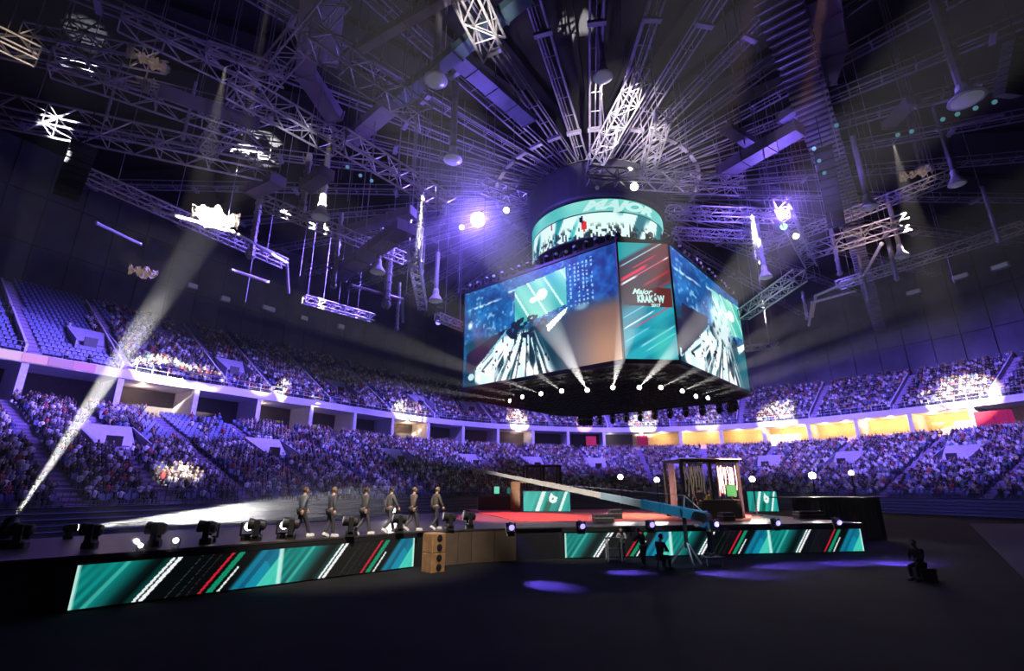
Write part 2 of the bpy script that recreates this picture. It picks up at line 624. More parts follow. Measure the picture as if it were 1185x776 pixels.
SEATS = place(0)
sE1 = s_at_px(112, -8, 20)
def occupied(t):
    s, lower, k, px, py = t[5], t[6], t[7], t[8], t[9]
    if not lower and s < sE1: return rng.random() < (0.10 if k < 2 else 0.02)
    if not lower and k > 13 and s < s_at_px_c: return rng.random() < 0.25
    if lower and 165 < px < 285 and 455 < py < 508: return rng.random() < 0.12
    if lower and k < 1: return rng.random() < 0.45
    return rng.random() < (0.90 if lower else 0.86)
s_at_px_c = s_at_px(240, -14, 25)
OCC = [occupied(t) for t in SEATS]

PAL = [(0.015, 0.015, 0.02)] * 6 + [(0.05, 0.05, 0.07)] * 3 + [(0.72, 0.72, 0.74)] * 4 + [(0.35, 0.35, 0.42)] * 2 + [(0.40, 0.05, 0.05), (0.08, 0.12, 0.35), (0.10, 0.25, 0.20), (0.45, 0.35, 0.15)]
HAIR = [(0.02, 0.015, 0.012), (0.06, 0.035, 0.02), (0.16, 0.10, 0.05), (0.30, 0.22, 0.10)]
SKIN = [(0.55, 0.34, 0.25), (0.60, 0.40, 0.30), (0.42, 0.25, 0.17)]
M_cloth = attr_mat('crowd_clothes')
M_seat_i = M_seat


def person_cols(ci, top, hair, skin, tr=(0.03, 0.03, 0.05)):
    tab = np.array([top, skin, hair, tr], np.float32)
    return tab[ci]


def scatter(name, base, items, mats, coln=None):
    V, F = np.array(base.v, np.float32), base.f
    m = len(V)
    fa = {}
    for f in F: fa.setdefault(len(f), []).append(f)
    n = len(items)
    A = np.array([[t[0], t[1], t[2], t[3], t[4]] for t in items], np.float32)
    sc = rng.uniform(0.93, 1.05, n).astype(np.float32)
    ang = rng.normal(0, 0.12, n)
    fx = A[:, 3] * np.cos(ang) - A[:, 4] * np.sin(ang); fy = A[:, 3] * np.sin(ang) + A[:, 4] * np.cos(ang)
    if coln is None:
        fx, fy = A[:, 3], A[:, 4]; sc[:] = 1
    X = (V[None, :, 0] * fy[:, None] + V[None, :, 1] * fx[:, None]) * sc[:, None] + A[:, 0:1]
    Y = (-V[None, :, 0] * fx[:, None] + V[None, :, 1] * fy[:, None]) * sc[:, None] + A[:, 1:2]
    Z = V[None, :, 2] * sc[:, None] + A[:, 2:3]
    VV = np.stack([X, Y, Z], -1).reshape(-1, 3)
    FF = []
    for k, fl in fa.items():
        f = np.array(fl)[None] + (np.arange(n) * m)[:, None, None]
        FF.append(f.reshape(-1, k))
    cols = None
    if coln is not None:
        cols = np.concatenate([person_cols(coln, PAL[rng.integers(len(PAL))], HAIR[rng.integers(4)], SKIN[rng.integers(3)]) for _ in range(n)])
    return np_mesh(name, VV, FF, mats, cols)


def size_key(t): return t[10] + (0 if (0 < t[8] < 1185 and t[9] < 585) else 1e4)


# the 300 that show largest are objects of their own
occ = sorted([t for t, o in zip(SEATS, OCC) if o], key=size_key)
emp = sorted([t for t, o in zip(SEATS, OCC) if not o], key=size_key)
near_p, rest_p = occ[:300], occ[300:]
near_s, rest_s = emp[:300], emp[300:]

TOPS = [('black top', (0.015, 0.015, 0.02)), ('white shirt', (0.72, 0.72, 0.74)), ('grey hooded top', (0.30, 0.30, 0.36)), ('dark grey jacket', (0.05, 0.05, 0.07)), ('red shirt', (0.40, 0.05, 0.05)), ('navy jacket', (0.05, 0.07, 0.24))]
W = [0.36, 0.24, 0.13, 0.17, 0.04, 0.06]
POSES = ['hands in lap', 'one arm raised', 'leaning back', 'both arms raised']
protos = {}
for ti, (tn, tc) in enumerate(TOPS):
    for po in range(4):
        m, ci = person_mb(po, 10, 7)
        fa = {}
        for f in m.f: fa.setdefault(len(f), []).append(f)
        o = np_mesh('spectator', np.array(m.v), [np.array(x) for x in fa.values()], M_cloth, person_cols(ci, tc, HAIR[(ti + po) % 4], SKIN[(ti * 2 + po) % 3]))
        o.data.polygons.foreach_set('use_smooth', [True] * len(o.data.polygons))
        protos[ti, po] = o
used = set()
for t in near_p:
    ti = int(rng.choice(len(TOPS), p=W)); po = int(rng.choice(4, p=[.5, .17, .25, .08]))
    if (ti, po) in used:
        o = protos[ti, po].copy(); COL.objects.link(o)
    else:
        o = protos[ti, po]; used.add((ti, po))
    o.location = (t[0], t[1], t[2])
    o.rotation_euler = (0, 0, math.atan2(t[4], t[3]) - PI / 2 + rng.normal(0, 0.1))
    sc = rng.uniform(0.95, 1.05); o.scale = (sc, sc, sc)
    tag(o, f'seated spectator in a {TOPS[ti][0]}, {POSES[po]}, near stand rows', 'person', f'near spectators in a {TOPS[ti][0]}, {POSES[po]}')
for k, o in protos.items():
    if k not in used: bpy.data.objects.remove(o)
def merge_crowd(items):
    Vs, Fs, Cs, off = [], [], [], 0
    for po in range(4):
        m, ci = person_mb(po)
        o = scatter('crowd', m, items[po::4], M_cloth, ci)
        me = o.data
        v = np.zeros(len(me.vertices) * 3, np.float32); me.vertices.foreach_get('co', v)
        c = np.zeros(len(me.vertices) * 4, np.float32); me.color_attributes['Col'].data.foreach_get('color', c)
        l = np.zeros(len(me.loops), np.int32); me.loops.foreach_get('vertex_index', l)
        n = np.zeros(len(me.polygons), np.int32); me.polygons.foreach_get('loop_total', n)
        st = np.concatenate([[0], np.cumsum(n)[:-1]])
        for k in np.unique(n):
            idx = st[n == k][:, None] + np.arange(k)[None]
            Fs.append(l[idx] + off)
        Vs.append(v.reshape(-1, 3)); Cs.append(c.reshape(-1, 4)[:, :3]); off += len(me.vertices)
        bpy.data.objects.remove(o); bpy.data.meshes.remove(me)
    return np_mesh('crowd', np.concatenate(Vs), Fs, M_cloth, np.concatenate(Cs))


tag(merge_crowd(rest_p), 'distant seated crowd filling both tiers of the stands', 'crowd', kind='stuff')
sp = seat_mb().build('stadium_seat', M_seat)
for i, t in enumerate(near_s):
    o = sp if i == 0 else sp.copy()
    if i: COL.objects.link(o)
    o.location = (t[0], t[1], t[2]); o.rotation_euler = (0, 0, math.atan2(t[4], t[3]) - PI / 2)
    tag(o, 'empty blue plastic seat in the nearer rows of the stand', 'seat', 'empty blue seats in the nearer rows')
tag(scatter('far_seats', seat_mb(), rest_s + rest_p, M_seat), 'blue plastic seats in the farther rows, most under spectators', 'seats', kind='stuff')
# ================================================================== THE SCOREBOARD CUBE
_before = {o.name for o in COL.objects}
UP = Vector((0, 0, 1))
CC = Vector((6.82, 36.5, 0))
N1 = Vector((-0.653, -0.757, 0)).normalized()                      # normal of the screen facing left of the camera
E1 = Vector((-N1.y, N1.x, 0))                                      # along it, left to right
HALF, CHAM, ZB, ZT = 8.48, 2.18, 9.75, 16.8


def led_panel(name, p0, ex, ez, nu, nv, fn, parent, mname='led_picture', strength=1.12, back=0.12):
    """flat LED wall: front face of nu x nv picture cells, with a thin dark body behind it"""
    p0, ex, ez = Vector(p0), Vector(ex), Vector(ez)
    off = Vector((0, 0, 0)); q = parent
    while q is not None: off += q.location; q = q.parent
    n = ex.cross(ez).normalized()
    U, Vv = np.meshgrid((np.arange(nu) + .5) / nu, (np.arange(nv) + .5) / nv)
    C = np.clip(fn(U.ravel(), Vv.ravel()), 0, 1)
    C = np.where(C <= 0.04045, C / 12.92, ((C + 0.055) / 1.055) ** 2.4)
    u, v = np.meshgrid(np.arange(nu + 1) / nu, np.arange(nv + 1) / nv)
    P = np.array(p0 - off)[None] + u.ravel()[:, None] * np.array(ex)[None] + v.ravel()[:, None] * np.array(ez)[None]
    i = (np.arange(nv)[:, None] * (nu + 1) + np.arange(nu)[None]).ravel()
    Q = np.stack([i, i + 1, i + nu + 2, i + nu + 1], 1)
    # one vertex set per cell so that each cell has one colour
    PV = P[Q].reshape(-1, 3); F = np.arange(len(PV)).reshape(-1, 4)
    cols = np.repeat(C, 4, 0)
    b = [p0 - off, p0 - off + ex, p0 - off + ex + ez, p0 - off + ez]
    bb = [x - n * 0.01 for x in b] + [x - n * back for x in b]
    PV = np.concatenate([PV, np.array([tuple(x) for x in bb])]); k = len(F) * 4
    F2 = np.array([(k + 4, k + 7, k + 6, k + 5), (k, k + 4, k + 5, k + 1), (k + 1, k + 5, k + 6, k + 2), (k + 2, k + 6, k + 7, k + 3), (k + 3, k + 7, k + 4, k)])
    cols = np.concatenate([cols, np.zeros((8, 3))])
    return np_mesh(name, PV, [F, F2], [attr_mat(mname, True, strength), M_black], cols, parent, mi=[0] * len(F) + [1] * 5)


def mix(a, b, t):
    t = np.clip(t, 0, 1)[:, None]
    return np.asarray(a, float) * (1 - t) + np.asarray(b, float) * t


def sm(x, a, b):
    t = np.clip((x - a) / (b - a + 1e-9), 0, 1)
    return t * t * (3 - 2 * t)


def vnoise(x, y, seed=0):
    g = np.random.default_rng(seed).random((64, 64))
    xi, yi = np.floor(x).astype(int), np.floor(y).astype(int)
    fx, fy = x - xi, y - yi
    fx, fy = fx * fx * (3 - 2 * fx), fy * fy * (3 - 2 * fy)
    a = g[xi % 64, yi % 64]; b = g[(xi + 1) % 64, yi % 64]; c = g[xi % 64, (yi + 1) % 64]; d = g[(xi + 1) % 64, (yi + 1) % 64]
    return (a * (1 - fx) + b * fx) * (1 - fy) + (c * (1 - fx) + d * fx) * fy


def inpoly(u, v, poly):
    r = np.zeros(len(u), bool)
    n = len(poly)
    for i in range(n):
        x0, y0 = poly[i]; x1, y1 = poly[(i + 1) % n]
        if y0 == y1: continue
        c = ((y0 > v) != (y1 > v)) & (u < (x1 - x0) * (v - y0) / (y1 - y0) + x0)
        r ^= c
    return r


def feed(u, v):
    """the live arena picture: blue stands, a pale green wall screen, white beams fanning over a stage"""
    n1 = vnoise(u * 26, v * 16, 1); n2 = vnoise(u * 70, v * 40, 2); n3 = vnoise(u * 9, v * 6, 3)
    c = mix((0.02, 0.20, 0.44), (0.12, 0.50, 0.78), n1 * .5 + n3 * .5 + (n2 - .5) * .5)
    sp = sm(n2, .70, .88) * sm(n3, .3, .6)
    c = c + (np.array((.55, .75, .85)) - c) * (sp * .8)[:, None]
    # right-hand blue, with rows of pale dots
    c = np.where(((u > .73))[:, None], mix((0.05, 0.18, 0.46), (0.14, 0.46, 0.80), n1 * .8 + (n2 - .5) * .5), c)
    dots = (u > .735) & (u < .87) & (v > .53) & (v < .95) & (np.mod(u * 42, 1) < .45) & (np.mod(v * 26 + u * 4, 1) < .55) & (n2 > .35)
    c[dots] = (.55, .78, .92)
    # white lights streak on the upper left
    for (a, b, w) in ((.02, .80, .020), (.30, .86, .02)):
        d = np.abs(v - (b + (u - a) * .08))
        k = sm(-d, -w, 0) * sm(u, a, a + .05) * sm(-u, -a - .3, -a - .2) * sm(n2, .2, .6)
        c = c + (np.array((.8, .93, .97)) - c) * k[:, None]
    k = sm(-np.hypot((u - .05) * 2, v - .63), -.06, -.01); c = c + (1 - c) * k[:, None] * .9
    # wall screen
    scr = inpoly(u, v, [(.385, .47), (.385, .88), (.715, .93), (.715, .58)])
    ss_ = u + v * .35
    cs = mix((.25, .70, .68), (.62, .93, .80), vnoise(ss_ * 14, v * 2, 5) * 1.3 - .2)
    cs = np.where((np.mod(ss_ * 9, 1) < .12)[:, None], np.array((.80, .97, .90)), cs)
    blob = (np.hypot((u - .565) * 1.3, (v - .74) * .8) < .045) | (np.hypot((u - .51) * 1.2, v - .71) < .03)
    cs[blob] = (.97, 1, .98)
    c = np.where(scr[:, None], cs, c)
    # lower part: dark floor
    low = sm(-v, -(.50 + .05 * u), -.42)
    low = low * np.where(u > .62, 1, sm(u, -.02, .05))
    c = c + (mix((.03, .16, .22), (.04, .32, .40), n3) - c) * low[:, None]
    wedge = inpoly(u, v, [(.02, .16), (.03, .34), (.22, .45), (.33, .50), (.31, .42), (.12, .16)])
    c[wedge] = mix((.06, .05, .15), (.13, .12, .25), n3[wedge])
    # brown blur at the right
    br = sm(u, .60, .74) * sm(-v, -.60, -.42)
    cb = mix((.40, .41, .47), (.72, .55, .45), sm(u, .70, .92))
    cb = cb * (0.66 + .34 * sm(-v, -.5, -.05))[:, None]
    c = c + (cb - c) * br[:, None]
    k = sm(-np.hypot((u - .80) * 1.3, (v - .52) * 1.6), -.07, -.02) * .7; c = c + (np.array((.55, .74, .80)) - c) * k[:, None]
    # the fan of white beams: q is where the ray from the apex through this point meets the bottom edge
    dv = .60 - v
    q = .47 + (u - .47) * .60 / np.maximum(dv, .02)
    r = np.hypot(u - .47, dv)
    n1d = vnoise(q * 30 + 40, np.zeros_like(q) + 3.5, 8) * .75 + vnoise(q * 75 + 9, np.zeros_like(q) + 1.5, 18) * .45
    brk = vnoise(q * 40 + 7, r * 7, 19)
    f = sm(n1d + .35 * (brk - .5), .50, .62)
    broad = sm(q, -.45, -.35) * sm(-q, -.31, -.23)
    f = np.maximum(f, broad * sm(vnoise(u * 24, v * 7, 9), .25, .45))
    env = sm(q, -.5, -.4) * sm(-q, -.66, -.60) * sm(dv, .13 , .20) * sm(u + v * .9, .10, .15) * sm(u - .085 - (v - .165) * .754 * (v > .165), .0, .02)
    c = c + (mix((.03, .14, .17), (.05, .30, .36), n3) - c) * (env * .9)[:, None]
    c = c + (mix((.74, .92, .95), (1, 1, 1), sm(r, .1, .4) * n1 + .3) - c) * (f * env)[:, None]
    sil = (vnoise(u * 60, v * 24, 61) > .80) & (env > .3) & (v > .10); c[sil] = (.03, .10, .14)
    k = inpoly(u, v, [(.10, .165), (.125, .20), (.34, .47), (.32, .48)]); c[k] = (.40, .72, .85)
    k = inpoly(u, v, [(.60, .36), (.59, .43), (.68, .52), (.72, .55), (.71, .50)]); c[k] = (.93, .97, .97)
    k = (np.hypot((u - .46) * .8, v - .46) < .11) & (vnoise(u * 46, v * 30, 12) > .50); c[k] = (.03, .12, .2)
    k = np.hypot((u - .065) * 1.5, v - .09) < .035; c[k] = (.75, .9, .92)
    return c


def feed_side(u, v):
    c = feed(.06 + u * .62, v * .97 + .02)
    k = inpoly(u, v, [(.02, .05), (.08, .52), (.42, .55), (.40, .45), (.12, .14)])
    c[k] = mix((.07, .06, .16), (.20, .20, .28), vnoise(u[k] * 5, v[k] * 5, 4))
    k = sm(-np.hypot((u - .62) * 1.0, (v - .56) * .55), -.21, -.10) * sm(vnoise(u * 22, v * 20, 15), .12, .42)
    c = c + (np.array((.93, 1, 1)) - c) * (k * .9)[:, None]
    k = sm(u, .74, .92) * sm(-v, -.42, -.30); c = c + (mix((.02, .32, .38), (.10, .55, .58), v * 2) - c) * k[:, None]
    return c


def chamfer_art(u, v):
    s = v * 2.05 - u * .52                                           # rising diagonals
    n = vnoise(s * 9, u * 1.2, 21)
    c = mix((.05, .42, .55), (.16, .66, .72), n + .35 * (v < .25))
    k = sm(v - u * .28, .78, .86); c = c + (np.array((.10, .60, .62)) - c) * k[:, None]
    mid = sm(v - u * .22, .36, .50) * sm(-(v - u * .26), -.84, -.80)
    c = c + (mix((.20, .17, .25), (.40, .22, .24), sm(u, .2, .9)) - c) * mid[:, None]
    def streak(v0, w, col, u0=0, u1=1, sl=.26):
        nonlocal c
        d = np.abs(v - (v0 + u * sl)); k = sm(-d, -w, -w * .3) * sm(u, u0 - .05, u0 + .08) * sm(-u, -u1 - .05, -u1 + .08)
        c = c + (np.array(col, float) - c) * k[:, None]
    streak(.775, .008, (.62, .80, .85)); streak(.655, .022, (.88, .12, .30), 0, .55); streak(.70, .010, (.80, .12, .32), .25, .75)
    streak(.615, .014, (.95, .92, .96), 0, .35); streak(.62, .008, (.85, .35, .50), .3, 1.); streak(.62, .010, (.95, .97, 1), .88, 1)
    streak(.50, .016, (.66, .22, .25), .45, 1.); streak(.41, .012, (.60, .22, .25), .55, 1.)
    streak(.33, .008, (.42, .78, .88), 0, .6); streak(.24, .010, (.86, .93, .97), 0, .62); streak(.20, .010, (.75, .30, .45), .25, .95)
    streak(.13, .010, (.45, .78, .88), 0, .5); streak(.02, .012, (.55, .85, .90), .3, 1.); streak(-.04, .010, (.5, .85, .85), .4, 1.)
    k = sm(-np.hypot(u - .75, (v - .02) * .8), -.35, -.05); c = c + (np.array((.30, .80, .74)) - c) * (k * .7)[:, None]
    bn = inpoly(u, v, [(.04, .445), (.02, .615), (.98, .60), (.98, .43)])
    c[bn] = mix((.22, .16, .22), (.38, .16, .15), sm(u[bn], .1, .9))
    return c


t = empty('scoreboard_cube', (CC.x, CC.y, ZB), 'huge eight-sided hanging scoreboard with lit screens high over the arena floor', 'scoreboard')
mid = CC.copy(); mid.z = 0
corn = []
for k in range(4):
    a = k * PI / 2
    n = Matrix.Rotation(a, 3, 'Z') @ N1; e = Matrix.Rotation(a, 3, 'Z') @ E1
    l = HALF - CHAM
    p0 = mid + n * HALF - e * l
    corn += [p0, mid + n * HALF + e * l]
    g = 0.06
    fn = [feed, feed_side, feed, feed_side][k]
    nu = (190, 150, 60, 60)[k]
    led_panel('screen', p0 + e * g + UP * (ZB + .05), e * (2 * l - 2 * g), UP * (ZT - ZB - .1), nu, nu * 56 // 100, fn, t)
    q0 = mid + n * HALF + e * l; q1 = mid + e * HALF + n * l
    d = (q1 - q0)
    s = led_panel('corner_screen', q0 + d * .02 + UP * (ZB + .05), d * .96, UP * (ZT - ZB - .1), 72, 150, chamfer_art, t)
# octagon frame: rims, posts
oct_ = [(p.x, p.y) for p in corn]
def grow(r): return [(CC.x + (x - CC.x) * r, CC.y + (y - CC.y) * r) for x, y in oct_]
m = MB()
for (za, zb, r0, r1) in ((ZB - .22, ZB, 1.006, .97), (ZT, ZT + .18, 1.004, .96)):
    A, B = grow(r0), grow(r1)
    for i in range(8):
        j = (i + 1) % 8
        m.add([(*A[i], za), (*A[j], za), (*A[j], zb), (*A[i], zb), (*B[i], za), (*B[j], za), (*B[j], zb), (*B[i], zb)],
              [(0, 1, 2, 3), (5, 4, 7, 6), (4, 5, 1, 0), (3, 2, 6, 7)])
for x, y in grow(.995):
    m.tube((x, y, ZB - .2), (x, y, ZT + .1), .09, 6)
m.build('frame', M_black, t)
# underside: dark tray with a grid of tubes and small pots
m = MB(); m.prism(grow(.975), ZB - .12, ZB - .04); und = m.build('underside', mat('matt_underside', (0.02, 0.02, 0.024), 0.6), t)
m = MB()
for i in range(-8, 9):
    for ax in (0, 1):
        a, b = (N1, E1) if ax == 0 else (E1, N1)
        w = HALF - .25 if abs(i) < 6.2 else HALF - CHAM + 6.2 - abs(i) + .9
        p = CC + a * i + UP * (ZB - .16)
        m.tube(p - b * w, p + b * w, .035, 4)
m.build('grid', mat('grid_tube', (0.04, 0.04, 0.045), 0.5, .3), und)
m = MB()
for i in range(-13, 14):
    for j in range(-13, 14):
        p = CC + N1 * (i * .6 + .3) + E1 * (j * .6 + .3) + UP * (ZB - .15)
        if abs((p - CC).dot(N1)) + abs((p - CC).dot(E1)) < 2 * HALF - CHAM - .8 and max(abs((p - CC).dot(N1)), abs((p - CC).dot(E1))) < HALF - .4:
            m.lathe([(.07, 0), (.08, -.06), (.03, -.09)], p, UP, 6)
tag(m.build('bolt', mat('grid_pot', (0.12, 0.12, 0.13), 0.4, .5), und), kind='stuff')
# logo on the two corner screens the camera side shows (corner between face 0 and face 1)
q0 = mid + N1 * HALF + E1 * (HALF - CHAM); q1 = mid + E1 * HALF + N1 * (HALF - CHAM)
dch = (q1 - q0).normalized(); nch = dch.cross(UP).normalized()
Wc = (q1 - q0).length


def text_mesh(name, body, size, p, ex, ez, col, parent, shear=0.0, bold=0.0, est=1.0, depth=0.01, sx=1.0):
    cu = bpy.data.curves.new(name, 'FONT'); cu.body = body; cu.size = size; cu.shear = shear; cu.offset = bold; cu.extrude = depth; cu.resolution_u = 3
    o = bpy.data.objects.new(name, cu); COL.objects.link(o)
    dg = bpy.context.evaluated_depsgraph_get(); me = bpy.data.meshes.new_from_object(o.evaluated_get(dg))
    bpy.data.objects.remove(o)
    off = Vector((0, 0, 0)); q = parent
    while q is not None: off += q.location; q = q.parent
    ex, ez, p = Vector(ex), Vector(ez), Vector(p); n = ex.cross(ez).normalized()
    for v in me.vertices:
        v.co = p - off + ex * (v.co.x * sx) + ez * v.co.y + n * v.co.z
    me.materials.clear(); me.materials.append(mat('led_letters_' + name + str(round(est, 2)), (0.02, 0.02, 0.02), emit=lin(col), estr=est))
    o = bpy.data.objects.new(name, me); COL.objects.link(o); o.parent = parent
    return o


hz = ZB + (ZT - ZB) * .5
sc0 = [c for c in t.children if c.name.startswith('corner_screen')][0]
text_mesh('lettering', 'Major', .46, q0 + dch * (Wc * .22) + nch * .03 + UP * (hz + .28), dch, UP, (.78, .95, .93), sc0, shear=.45, bold=.012)
text_mesh('lettering', 'KRAKÓW', .58, q0 + dch * (Wc * .31) + nch * .03 + UP * (hz - .20), dch, UP, (.93, .84, .84), sc0, bold=.03, sx=.60)
text_mesh('lettering', '2017', .24, q0 + dch * (Wc * .56) + nch * .03 + UP * (hz - .46), dch, UP, (.70, .92, .90), sc0, bold=.012, sx=1.1)

# ------------------------------------------------------------------ ring screen, drum and the neck inside
RC = Vector((6.9, 36.55, 0))
RR, RZ0, RZ1 = 5.25, 20.0, 23.0


def ring_art(u, v):
    """u runs once round the ring from the back (0.5 faces the camera)"""
    x = u * 2 * PI * RR
    n = vnoise(x * 2.2, v * 4, 31); n2 = vnoise(x * 7, v * 12, 32)
    s = x - v * 1.2
    c = mix((.03, .40, .46), (.15, .70, .68), vnoise(s * 1.1, v * .5, 33) * 1.2 - .1)
    w = sm(vnoise(s * 1.3, v * .7, 35), .34, .48) * sm(-v, -.72, -.66)
    c = c + (np.array((.90, .99, .96)) - c) * (w * .95)[:, None]
    top = sm(v, .66, .70)
    c = c + (mix((.12, .62, .60), (.55, .86, .82), vnoise(x * .6, v, 36)) - c) * top[:, None]
    k = np.abs(v - .655) < .02; c[k] = (.05, .28, .32)
    k = sm(-v, -.42, -.20) * sm(n2 + .25 * (n - .5), .50, .60) * .85; c = c + (np.array((.03, .10, .12)) - c) * k[:, None]
    k = np.hypot((u - .475) * 33, v - .32) < .16; c[k] = (.85, .18, .15)
    k = np.hypot((u - .395) * 33, v - .58) < .10; c[k] = (.60, .15, .22)
    k = np.hypot((u - .47) * 33, (v - .50)) < .12; c[k] = (.10, .10, .16)
    return c


t = empty('ring_screen', (RC.x, RC.y, RZ0), 'round lit ring screen with white MAJOR lettering above the scoreboard', 'screen')
nu, nv = 260, 30
ang0 = math.atan2(-RC.y, -RC.x)                                      # towards the camera
def ringp(u, z, r): a = ang0 + (u - .5) * 2 * PI; return (r * math.cos(a), r * math.sin(a), z - RZ0)
PV, CO = [], []
U, Vv = np.meshgrid((np.arange(nu) + .5) / nu, (np.arange(nv) + .5) / nv)
C = np.clip(ring_art(U.ravel(), Vv.ravel()), 0, 1); C = np.where(C <= 0.04045, C / 12.92, ((C + 0.055) / 1.055) ** 2.4)
for j in range(nv):
    for i in range(nu):
        z0 = RZ0 + (RZ1 - RZ0) * j / nv; z1 = RZ0 + (RZ1 - RZ0) * (j + 1) / nv
        PV += [ringp(i / nu, z0, RR), ringp((i + 1) / nu, z0, RR), ringp((i + 1) / nu, z1, RR), ringp(i / nu, z1, RR)]
np_mesh('led_band', np.array(PV), [np.arange(len(PV)).reshape(-1, 4)], attr_mat('led_picture', True, 1.12), np.repeat(C, 4, 0), t)
m = MB()
for z, h in ((RZ0 - .12, .12), (RZ1, .12)):
    m.lathe([(RR - .25, 0), (RR + .05, 0), (RR + .05, h), (RR - .25, h)], (RC.x, RC.y, z), UP, 64)
m.build('rim', M_dark, t)
def arc_text(body, size, u0, z, parent, shear, bold, col, sx):
    o = text_mesh('lettering', body, size, (0, 0, 0), (1, 0, 0), (0, 1, 0), col, None, shear, bold, sx=sx)
    for v in o.data.vertices:
        a = ang0 + (u0 - .5) * 2 * PI + v.co.x / RR
        r = RR + .03 + v.co.z
        v.co = (r * math.cos(a), r * math.sin(a), z - RZ0 + v.co.y)
    o.parent = parent
    return o
arc_text('MAJOR', .98, .474, 22.18, t, .42, .06, (.97, 1, 1), 1.75)
arc_text('MAJOR', .98, .80, 22.18, t, .42, .06, (.97, 1, 1), 1.75)

m = MB(); m.lathe([(5.45, 23.15), (5.55, 23.3), (5.55, 26.0), (5.45, 26.2), (2.2, 26.2)], (RC.x, RC.y, 0), UP, 48)
t = tag(m.build('drum_cover', mat('dark_drum_sheet', (0.06, 0.06, 0.08), 0.55)), 'dark round drum cover hanging between ring screen and roof trusses', 'drum cover')
m = MB()
for k in range(16):
    a = 2 * PI * k / 16
    m.tube((RC.x + 4.6 * math.cos(a), RC.y + 4.6 * math.sin(a), ZT + .2), (RC.x + 4.6 * math.cos(a), RC.y + 4.6 * math.sin(a), 19.8), .06, 5)
    b = a + PI / 8
    m.tube((RC.x + 4.6 * math.cos(a), RC.y + 4.6 * math.sin(a), ZT + .2), (RC.x + 4.6 * math.cos(b), RC.y + 4.6 * math.sin(b), 19.8), .04, 5)
m.lathe([(3.6, ZT + .2), (3.6, 19.8)], (RC.x, RC.y, 0), UP, 24)
tag(m.build('scoreboard_mast', M_dark), 'dark caged mast joining the scoreboard to the ring screen', 'mast')
# ================================================================== ROOF AND RIGGING
mb = MB()
ring_pts = []
pp, _ = bp(np.arange(S0, S1, 3.0), -22.0)
top = [(x / SB, y / SB) for x, y in pp] + [(60, -30), (-60, -30)]
mb.prism(top, 31.6, 32.0)
for k in range(36):
    a = math.radians(k * 10 + 6)
    d = Vector((math.sin(a), -math.cos(a), 0))
    _, s_, _u = basis(d)
    mb.box(RC + d * 32 + UP * 31.2, (54, .3, .5), (d, s_, UP))
tag(mb.build('ceiling', mat('dark_roof_deck', (0.008, 0.008, 0.01), 0.9, 0, 0.3, 0.3)), kind='structure')


def lattice(name, p, q, w, h, label, m=None, cat='truss', group=None, pitch=None, rc=.05, rl=.028, style='x'):
    """box truss from p to q: four chords as parts and its lacing"""
    m = m or M_alu
    p, q = Vector(p), Vector(q)
    d, s, u = basis(q - p)
    L = (q - p).length
    t = empty(name, p, label, cat, group)
    C = [s * (i * w / 2) + u * (j * h / 2) for i, j in ((-1, -1), (1, -1), (1, 1), (-1, 1))]
    for c in C:
        MB().tube(p + c, q + c, rc, 6).build('chord', m, t)
    b = MB()
    n = max(2, int(round(L / (pitch or max(w, h)))))
    for i in range(n + 1):
        o = p + d * (L * i / n)
        for f in range(4):
            a0, a1 = C[f], C[(f + 1) % 4]
            if i % 2 == 0 or style == 'ladder': b.tube(o + a0, o + a1, rl, 4)
            if i < n and style != 'ladder':
                o2 = p + d * (L * (i + 1) / n)
                if (i + f) % 2: b.tube(o + a0, o2 + a1, rl, 4)
                else: b.tube(o + a1, o2 + a0, rl, 4)
    b.build('lattice', m, t)
    return t


# radial roof trusses, one every ten degrees round the drum
RZ = 26.6
def radial(k):
    a = math.radians(k * 10 + 1.5)
    d = Vector((math.sin(a), -math.cos(a), 0)); s = Vector((math.cos(a), math.sin(a), 0))
    r0, r1 = 5.0, 46.0
    while True:                                                       # stop short of the back wall
        e = RC + d * r1
        dd = np.hypot(CP[:, 0] / SB - e.x, CP[:, 1] / SB - e.y); i = int(dd.argmin())
        off = (e.x - CP[i, 0] / SB) * CN[i, 0] + (e.y - CP[i, 1] / SB) * CN[i, 1]
        if off > -8 or r1 < 20: break
        r1 -= 1
    return d, s, r0, r1


RAD_LAB = {-6: 'far left', }
t0 = None
for k in list(range(-12, 25)):
    if k > 23: break
    d, s, r0, r1 = radial(k)
    ang = k * 10
    t = empty('roof_truss', RC + d * r0 + UP * RZ, 'x', 'roof truss', 'radial trusses under the roof')
    t['label'] = 'long twin-pipe roof truss radiating from the dark drum under the roof'
    for sg in (-1, 1):
        MB().tube(RC + d * r0 + s * (sg * .36) + UP * RZ, RC + d * r1 + s * (sg * .36) + UP * (RZ + .2), .065, 6).build('chord', M_steel, t)
        MB().tube(RC + d * r0 + s * (sg * .30) + UP * (RZ + .5), RC + d * r1 + s * (sg * .30) + UP * (RZ + .7), .04, 6).build('chord', M_steel, t)
    b = MB()
    n = int((r1 - r0) / 1.6)
    for i in range(n + 1):
        o = RC + d * (r0 + (r1 - r0) * i / n) + UP * (RZ + .2 * i / n)
        b.tube(o - s * .36, o + s * .36, .04, 4)
        for sg in (-1, 1): b.tube(o + s * (sg * .36), o + s * (sg * .30) + UP * .5, .03, 4)
        if i % 5 == 2:
            b.box(o - UP * .08, (1.0, .28, .2), (s, d, UP))
    b.tube(RC + d * r0 + UP * (RZ + .02), RC + d * r1 + UP * (RZ + .22), .03, 4)
    b.build('lattice', M_steel, t)

